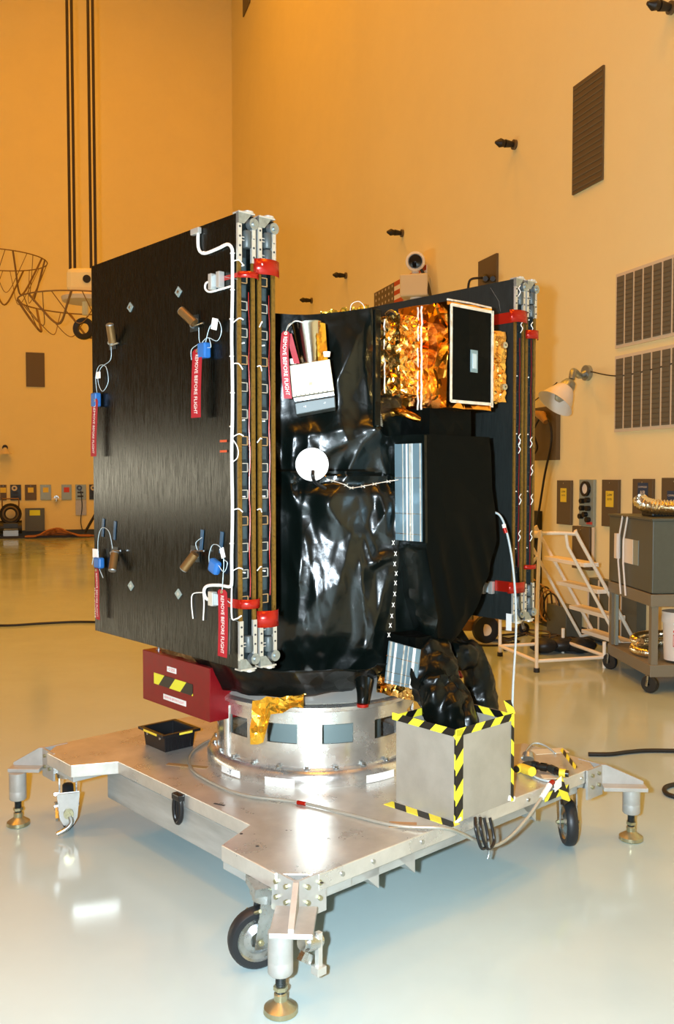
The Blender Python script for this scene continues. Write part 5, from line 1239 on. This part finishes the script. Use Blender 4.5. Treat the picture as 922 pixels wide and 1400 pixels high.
q = FP(300, 819); mk(MB().box(q + Vector((-.018, -.016, -.02)), q + Vector((0, .012, .02))), 'connector_gap', mClear, AL)
wire(AL, [FP(264, 846, .004), FP(262, 825, .004), FP(264, 812, .004), FP(278, 810, .004)], .0022); wire(AL, [FP(278, 848, .004), FP(279, 825, .004), FP(278, 812, .004)], .0025)
wire(AL, [FP(317, 800, .004), FP(317, 843, .004), FP(323, 846, .004), FP(330, 842, .004)], .003)
def EP(x, y, o=.012): return LY(x, y, -.573 - o)
for a, c in (((319, 357), (333, 363)), ((319, 441), (333, 437)), ((319, 497), (332, 505)), ((319, 597), (333, 596)), ((319, 697), (332, 700)), ((319, 780), (332, 778)), ((355, 447), (359, 441)), ((352, 501), (358, 507)), ((352, 605), (358, 600)), ((352, 697), (358, 700)), ((352, 780), (358, 775)), ((357, 362), (358, 368))):
    s_ = FP(a[0], a[1], .004) if a[0] < 330 else EP(*a); e_ = EP(*c); wire(AL, [s_, (s_ + e_) / 2 + Vector((-.005, -.012, .008)), e_], .0022, name='white_wire', k=4)
for x, y in ((306, 603), (306, 617)):
    q = FP(x, y); mk(MB().box(q + Vector((-.003, -.02, -.004)), q + Vector((0, .02, .004))), 'copper_lug', mOldRed, AL)
wire(AL, [FP(318, 600, .004), FP(325, 612, .004), FP(325, 625, .004), FP(318, 632, .004)], .002, name='white_wire')
# diamonds patches
for x, y in ((178, 420), (244, 399), (179, 801), (244, 812)):
    q = FP(x, y); s_ = .024
    o = mk(MB().prism([(q.y - s_, q.z), (q.y, q.z - s_ * .85), (q.y + s_, q.z), (q.y, q.z + s_ * .85)], XF - .002, XF + .003, 0), 'diamond_patch', mDev, AL)
    mk(MB().prism([(q.y - s_ * .4, q.z), (q.y, q.z - s_ * .35), (q.y + s_ * .4, q.z), (q.y, q.z + s_ * .35)], XF - .003, XF - .002, 0), 'diamond_patch', mZinc, AL)
# faint lines of corner doublers
for P_ in (((XF - .0008, -.575, 2.28), (XF - .0008, -.50, 2.30)), ((XF - .0008, -.575, 1.085), (XF - .0008, -.52, 1.09)), ((XF - .0008, -.52, 1.09), (XF - .0008, -.515, .96)), ((.701, -.43, 2.49), (.701, -.48, 2.42)), ((.701, -.48, 2.42), (.701, -.49, 2.37))):
    mk(MB().bar(P_[0], P_[1], .0015, .0015), 'doubler_line', mGreyM, AL if P_[0][0] < 0 else AR)
# bronze hold-down tubes
def holdown(x, y, ang, L=.075):
    q = FP(x, y, .018); d = Vector((-.35, math.sin(math.radians(ang)), math.cos(math.radians(ang)))).normalized()
    c = mk(MB().cyl(q, q + d * L, .017, .017, 18), 'hold_down_tube', mBronze, AL, smooth=40)
    mk(MB().cyl(q + d * L, q + d * (L + .004), .0172, .015, 18), 'tube_cap', mGreyM, AL, smooth=40)
    mk(MB().lathe([(.004, -.006), (.02, -.006), (.022, 0), (.02, .006), (.004, .006)], FP(x, y, .006), 16, True, d), 'tube_clamp', mGreyM, AL, smooth=40)
    mk(MB().cyl(q - d * .012 + Vector((0, .02, 0)), q - d * .012 + Vector((0, -.045, .004)), .0035, n=8), 'clamp_bolt', mZinc, AL, smooth=40)
    mk(MB().box(FP(x, y) + Vector((-.001, -.03, -.03)), FP(x, y) + Vector((0, .03, .03)), None), 'backing_pad', mBay, AL)
holdown(154, 468, -20); holdown(266, 442, 45); holdown(157, 757, -160); holdown(267, 757, 145)
# dark blue film strips over the lower clamps
for x, y in ((141, 718), (157, 722), (276, 735), (303, 738)):
    q = FP(x, y); mk(MB().box(q + Vector((-.0015, -.010, -.05)), q + Vector((0, .010, .03)), Rx(8)), 'film_strip', mBlueD, AL)
mk(text(MB(), 'REMOVE FILM', .022, FP(131, 824, .0), (0, 0, 1), (0, 1, 0), (-1, 0, 0)), 'edge_lettering', mWhite, AL)

# right array small things on inner face
XR = .700
for x, y in ((662, 803), (674, 803)):
    q = LX(x, y, XR); mk(MB().box(q + Vector((-.02, -.012, -.03)), q + Vector((0, .012, .03))), 'connector', mWhiteM, AR, bev=.002)
q = LX(668, 803, XR); mk(MB().box(q + Vector((-.016, -.014, -.022)), q + Vector((0, .014, .022))), 'connector_gap', mClear, AR)
q = LX(657, 803, XR); mk(MB().cyl(q + Vector((-.01, .03, 0)), q + Vector((-.01, -.0, 0)), .004, .014, 10), 'white_cable', mWhite, AR, smooth=40)
q = LX(693, 850, XR); mk(MB().box(q + Vector((-.004, -.03, -.04)), q + Vector((-.001, .0, .04))), 'paper_tag', mPaper, AR)
for x, y in ((709, 405), (712, 455), (709, 608), (709, 620), (710, 690), (726, 455), (725, 612), (726, 690), (709, 740), (725, 740), (726, 650)):
    p = EP(x, y, .01); wire(AR, [p, p + Vector((.008, -.006, .02)), p + Vector((-.006, -.006, .035)), p + Vector((.010, -.004, .05))], .0022, name='white_wire', k=3)

# ------------------------------------------------------------------ streamers "remove before flight"
def streamer(path, w, lab, wdir, nv, txt=True, cord=None, sz=.030, fr='L'):
    """path: centre points top to bottom"""
    P = smooth_path(path, 6); wd_ = Vector(wdir).normalized(); b = MB()
    for i, p in enumerate(P):
        u = wd_ * (w / 2) * (.55 if i == 0 else 1); b.v += [p - u, p + u]
    b.f = [(2 * i, 2 * i + 1, 2 * i + 3, 2 * i + 2) for i in range(len(P) - 1)]
    t = thing('warning_streamer', lab, 'streamer', fr, P[0], 'red remove-before-flight streamers')
    mk(b, 'ribbon', mRed, t, solid=.0012)
    top, bot = P[0], P[-1]; L = (bot - top).length; dn = (bot - top).normalized(); nv = Vector(nv).normalized()
    if txt:
        uy = nv.cross(dn).normalized(); org = top.lerp(bot, .52)
        tm = text(MB(), 'REMOVE BEFORE FLIGHT', sz, (0, 0, 0), (1, 0, 0), (0, 1, 0), (0, 0, 1), 0)
        xs2 = [v.x for v in tm.v]; wd2 = max(xs2) - min(xs2); fx = L * .80 / wd2
        for i, v in enumerate(tm.v):
            tt = .52 + v.x * fx / L; k_ = min(max(tt, 0), .999) * (len(P) - 1); j = int(k_); c = P[j].lerp(P[j + 1], k_ - j)
            tm.v[i] = c + uy * v.y + nv * .0022
        mk(tm, 'lettering', mWhite, t)
    mk(MB().lathe([(.003, 0), (.006, 0), (.006, .003), (.003, .003)], top + nv * .001 - ZV * .008, 12, True, nv), 'eyelet', mBrass, t)
    for cpts in (cord or []): mk(rod(cpts, .0016, 6, 6), 'cord', mClear, t, smooth=60)
    return t
NV = (-1, 0, 0); WY_ = (0, 1, 0)
t = streamer([FP(270, 477, .03), FP(269, 505, .035), FP(268, 540, .035), FP(268, 571, .035)], .062, 'red streamer with white lettering at the upper right of the large panel', WY_, NV, sz=.030,
         cord=[[FP(270, 477, .03), FP(283, 462, .02), FP(297, 466, .02), FP(303, 452, .02), FP(298, 438, .02), FP(287, 447, .02), FP(280, 474, .02)], [FP(272, 448, .02), FP(274, 470, .02), FP(288, 475, .02), FP(286, 462, .02)], [FP(262, 492, .02), FP(262, 478, .02), FP(272, 470, .02)]])
q = FP(283, 480, .004); mk(MB().box(q + Vector((-.030, -.028, -.028)), q + Vector((0, .020, .028))), 'blue_tape', mBlue, t, bev=.006)
q = FP(294, 443, .02); mk(MB().box(q + Vector((-.004, -.016, -.02)), q + Vector((0, .016, .02)), Rx(15)), 'paper_tag', mPaper, t)
t = streamer([FP(130, 545, .03), FP(129, 575, .03), FP(128, 600, .03), FP(128, 624, .03)], .050, 'red streamer at the upper left edge of the large panel', WY_, NV, sz=.026,
         cord=[[FP(152, 474, .02), FP(151, 492, .02), FP(138, 503, .02), FP(134, 520, .02), FP(140, 535, .02), FP(148, 522, .02), FP(145, 502, .02), FP(136, 500, .02), FP(131, 515, .02), FP(133, 540, .02)]])
q = FP(135, 547, .004); mk(MB().box(q + Vector((-.030, -.024, -.03)), q + Vector((0, .018, .03))), 'blue_tape', mBlue, t, bev=.006)
q = FP(135, 513, .02); mk(MB().box(q + Vector((-.004, -.016, -.014)), q + Vector((0, .016, .014))), 'paper_tag', mPaper, t)
t = streamer([FP(304, 806, .03), FP(305, 835, .035), FP(305, 868, .035), FP(304, 898, .035)], .056, 'red streamer hanging low beside the folded panel edges', WY_, NV, sz=.028,
         cord=[[FP(304, 806, .03), FP(305, 790, .02), FP(306, 765, .02), FP(301, 748, .02), FP(291, 745, .02), FP(286, 760, .02), FP(287, 780, .02)], [FP(270, 752, .02), FP(268, 742, .02), FP(276, 735, .02)], [FP(306, 765, .02), FP(311, 770, .02), FP(306, 782, .02), FP(295, 768, .02), FP(288, 772, .02)], [FP(304, 806, .03), FP(310, 820, .02), FP(317, 826, .01)]])
q = FP(298, 774, .004); mk(MB().box(q + Vector((-.028, -.026, -.026)), q + Vector((0, .026, .026)), Rx(20)), 'blue_tape', mBlue, t, bev=.010)
q = FP(305, 756, .02); mk(MB().box(q + Vector((-.004, -.010, -.018)), q + Vector((0, .010, .018)), Rx(-20)), 'paper_tag', mPaper, t)
t = streamer([FP(132, 777, .02), FP(133, 800, .025), FP(133, 825, .025), FP(134, 847, .025)], .034, 'narrow red streamer at the lower left edge of the large panel', WY_, NV, sz=.02,
         cord=[[FP(135, 770, .02), FP(134, 740, .02), FP(139, 722, .02), FP(149, 727, .02), FP(154, 750, .02)], [FP(136, 778, .02), FP(141, 790, .02)], [FP(128, 760, .02), FP(126, 772, .02)]])
q = FP(139, 769, .004); mk(MB().box(q + Vector((-.028, -.030, -.024)), q + Vector((0, .026, .024))), 'blue_tape', mBlue, t, bev=.008)
q = FP(131, 756, .02); mk(MB().box(q + Vector((-.004, -.022, -.02)), q + Vector((0, .022, .018))), 'paper_tag', mPaper, t)
t = streamer([AW(391, 453, 3.36), AW(389, 480, 3.35), AW(391, 515, 3.35), AW(394, 545, 3.36)], .030, 'red streamer hanging left of the polished cone sensor', UX, UN, sz=.020, cord=[[AW(391, 453, 3.36), AW(395, 444, 3.38), AW(405, 439, 3.42)]])
b2 = MB(); PP = smooth_path([AW(395, 456, 3.40), AW(400, 475, 3.41), AW(406, 497, 3.41)], 5)
for p in PP: b2.v += [p - UX * .011, p + UX * .011]
b2.f = [(2 * i, 2 * i + 1, 2 * i + 3, 2 * i + 2) for i in range(len(PP) - 1)]
mk(b2, 'ribbon_fold', mRed, t, solid=.001)
# crumpled dark foil bundle on top of the red box
fb = foilbox((rr - .17, ry0 + .01, rz1), (rr - .01, ry1 - .11, rz1 + .035), .010, 'foil_bundle', mBronze, None, .03, 21)
fb.matrix_world = M('L'); tagit(fb, 'crumpled bronze foil lying on top of the red cover box', 'foil')
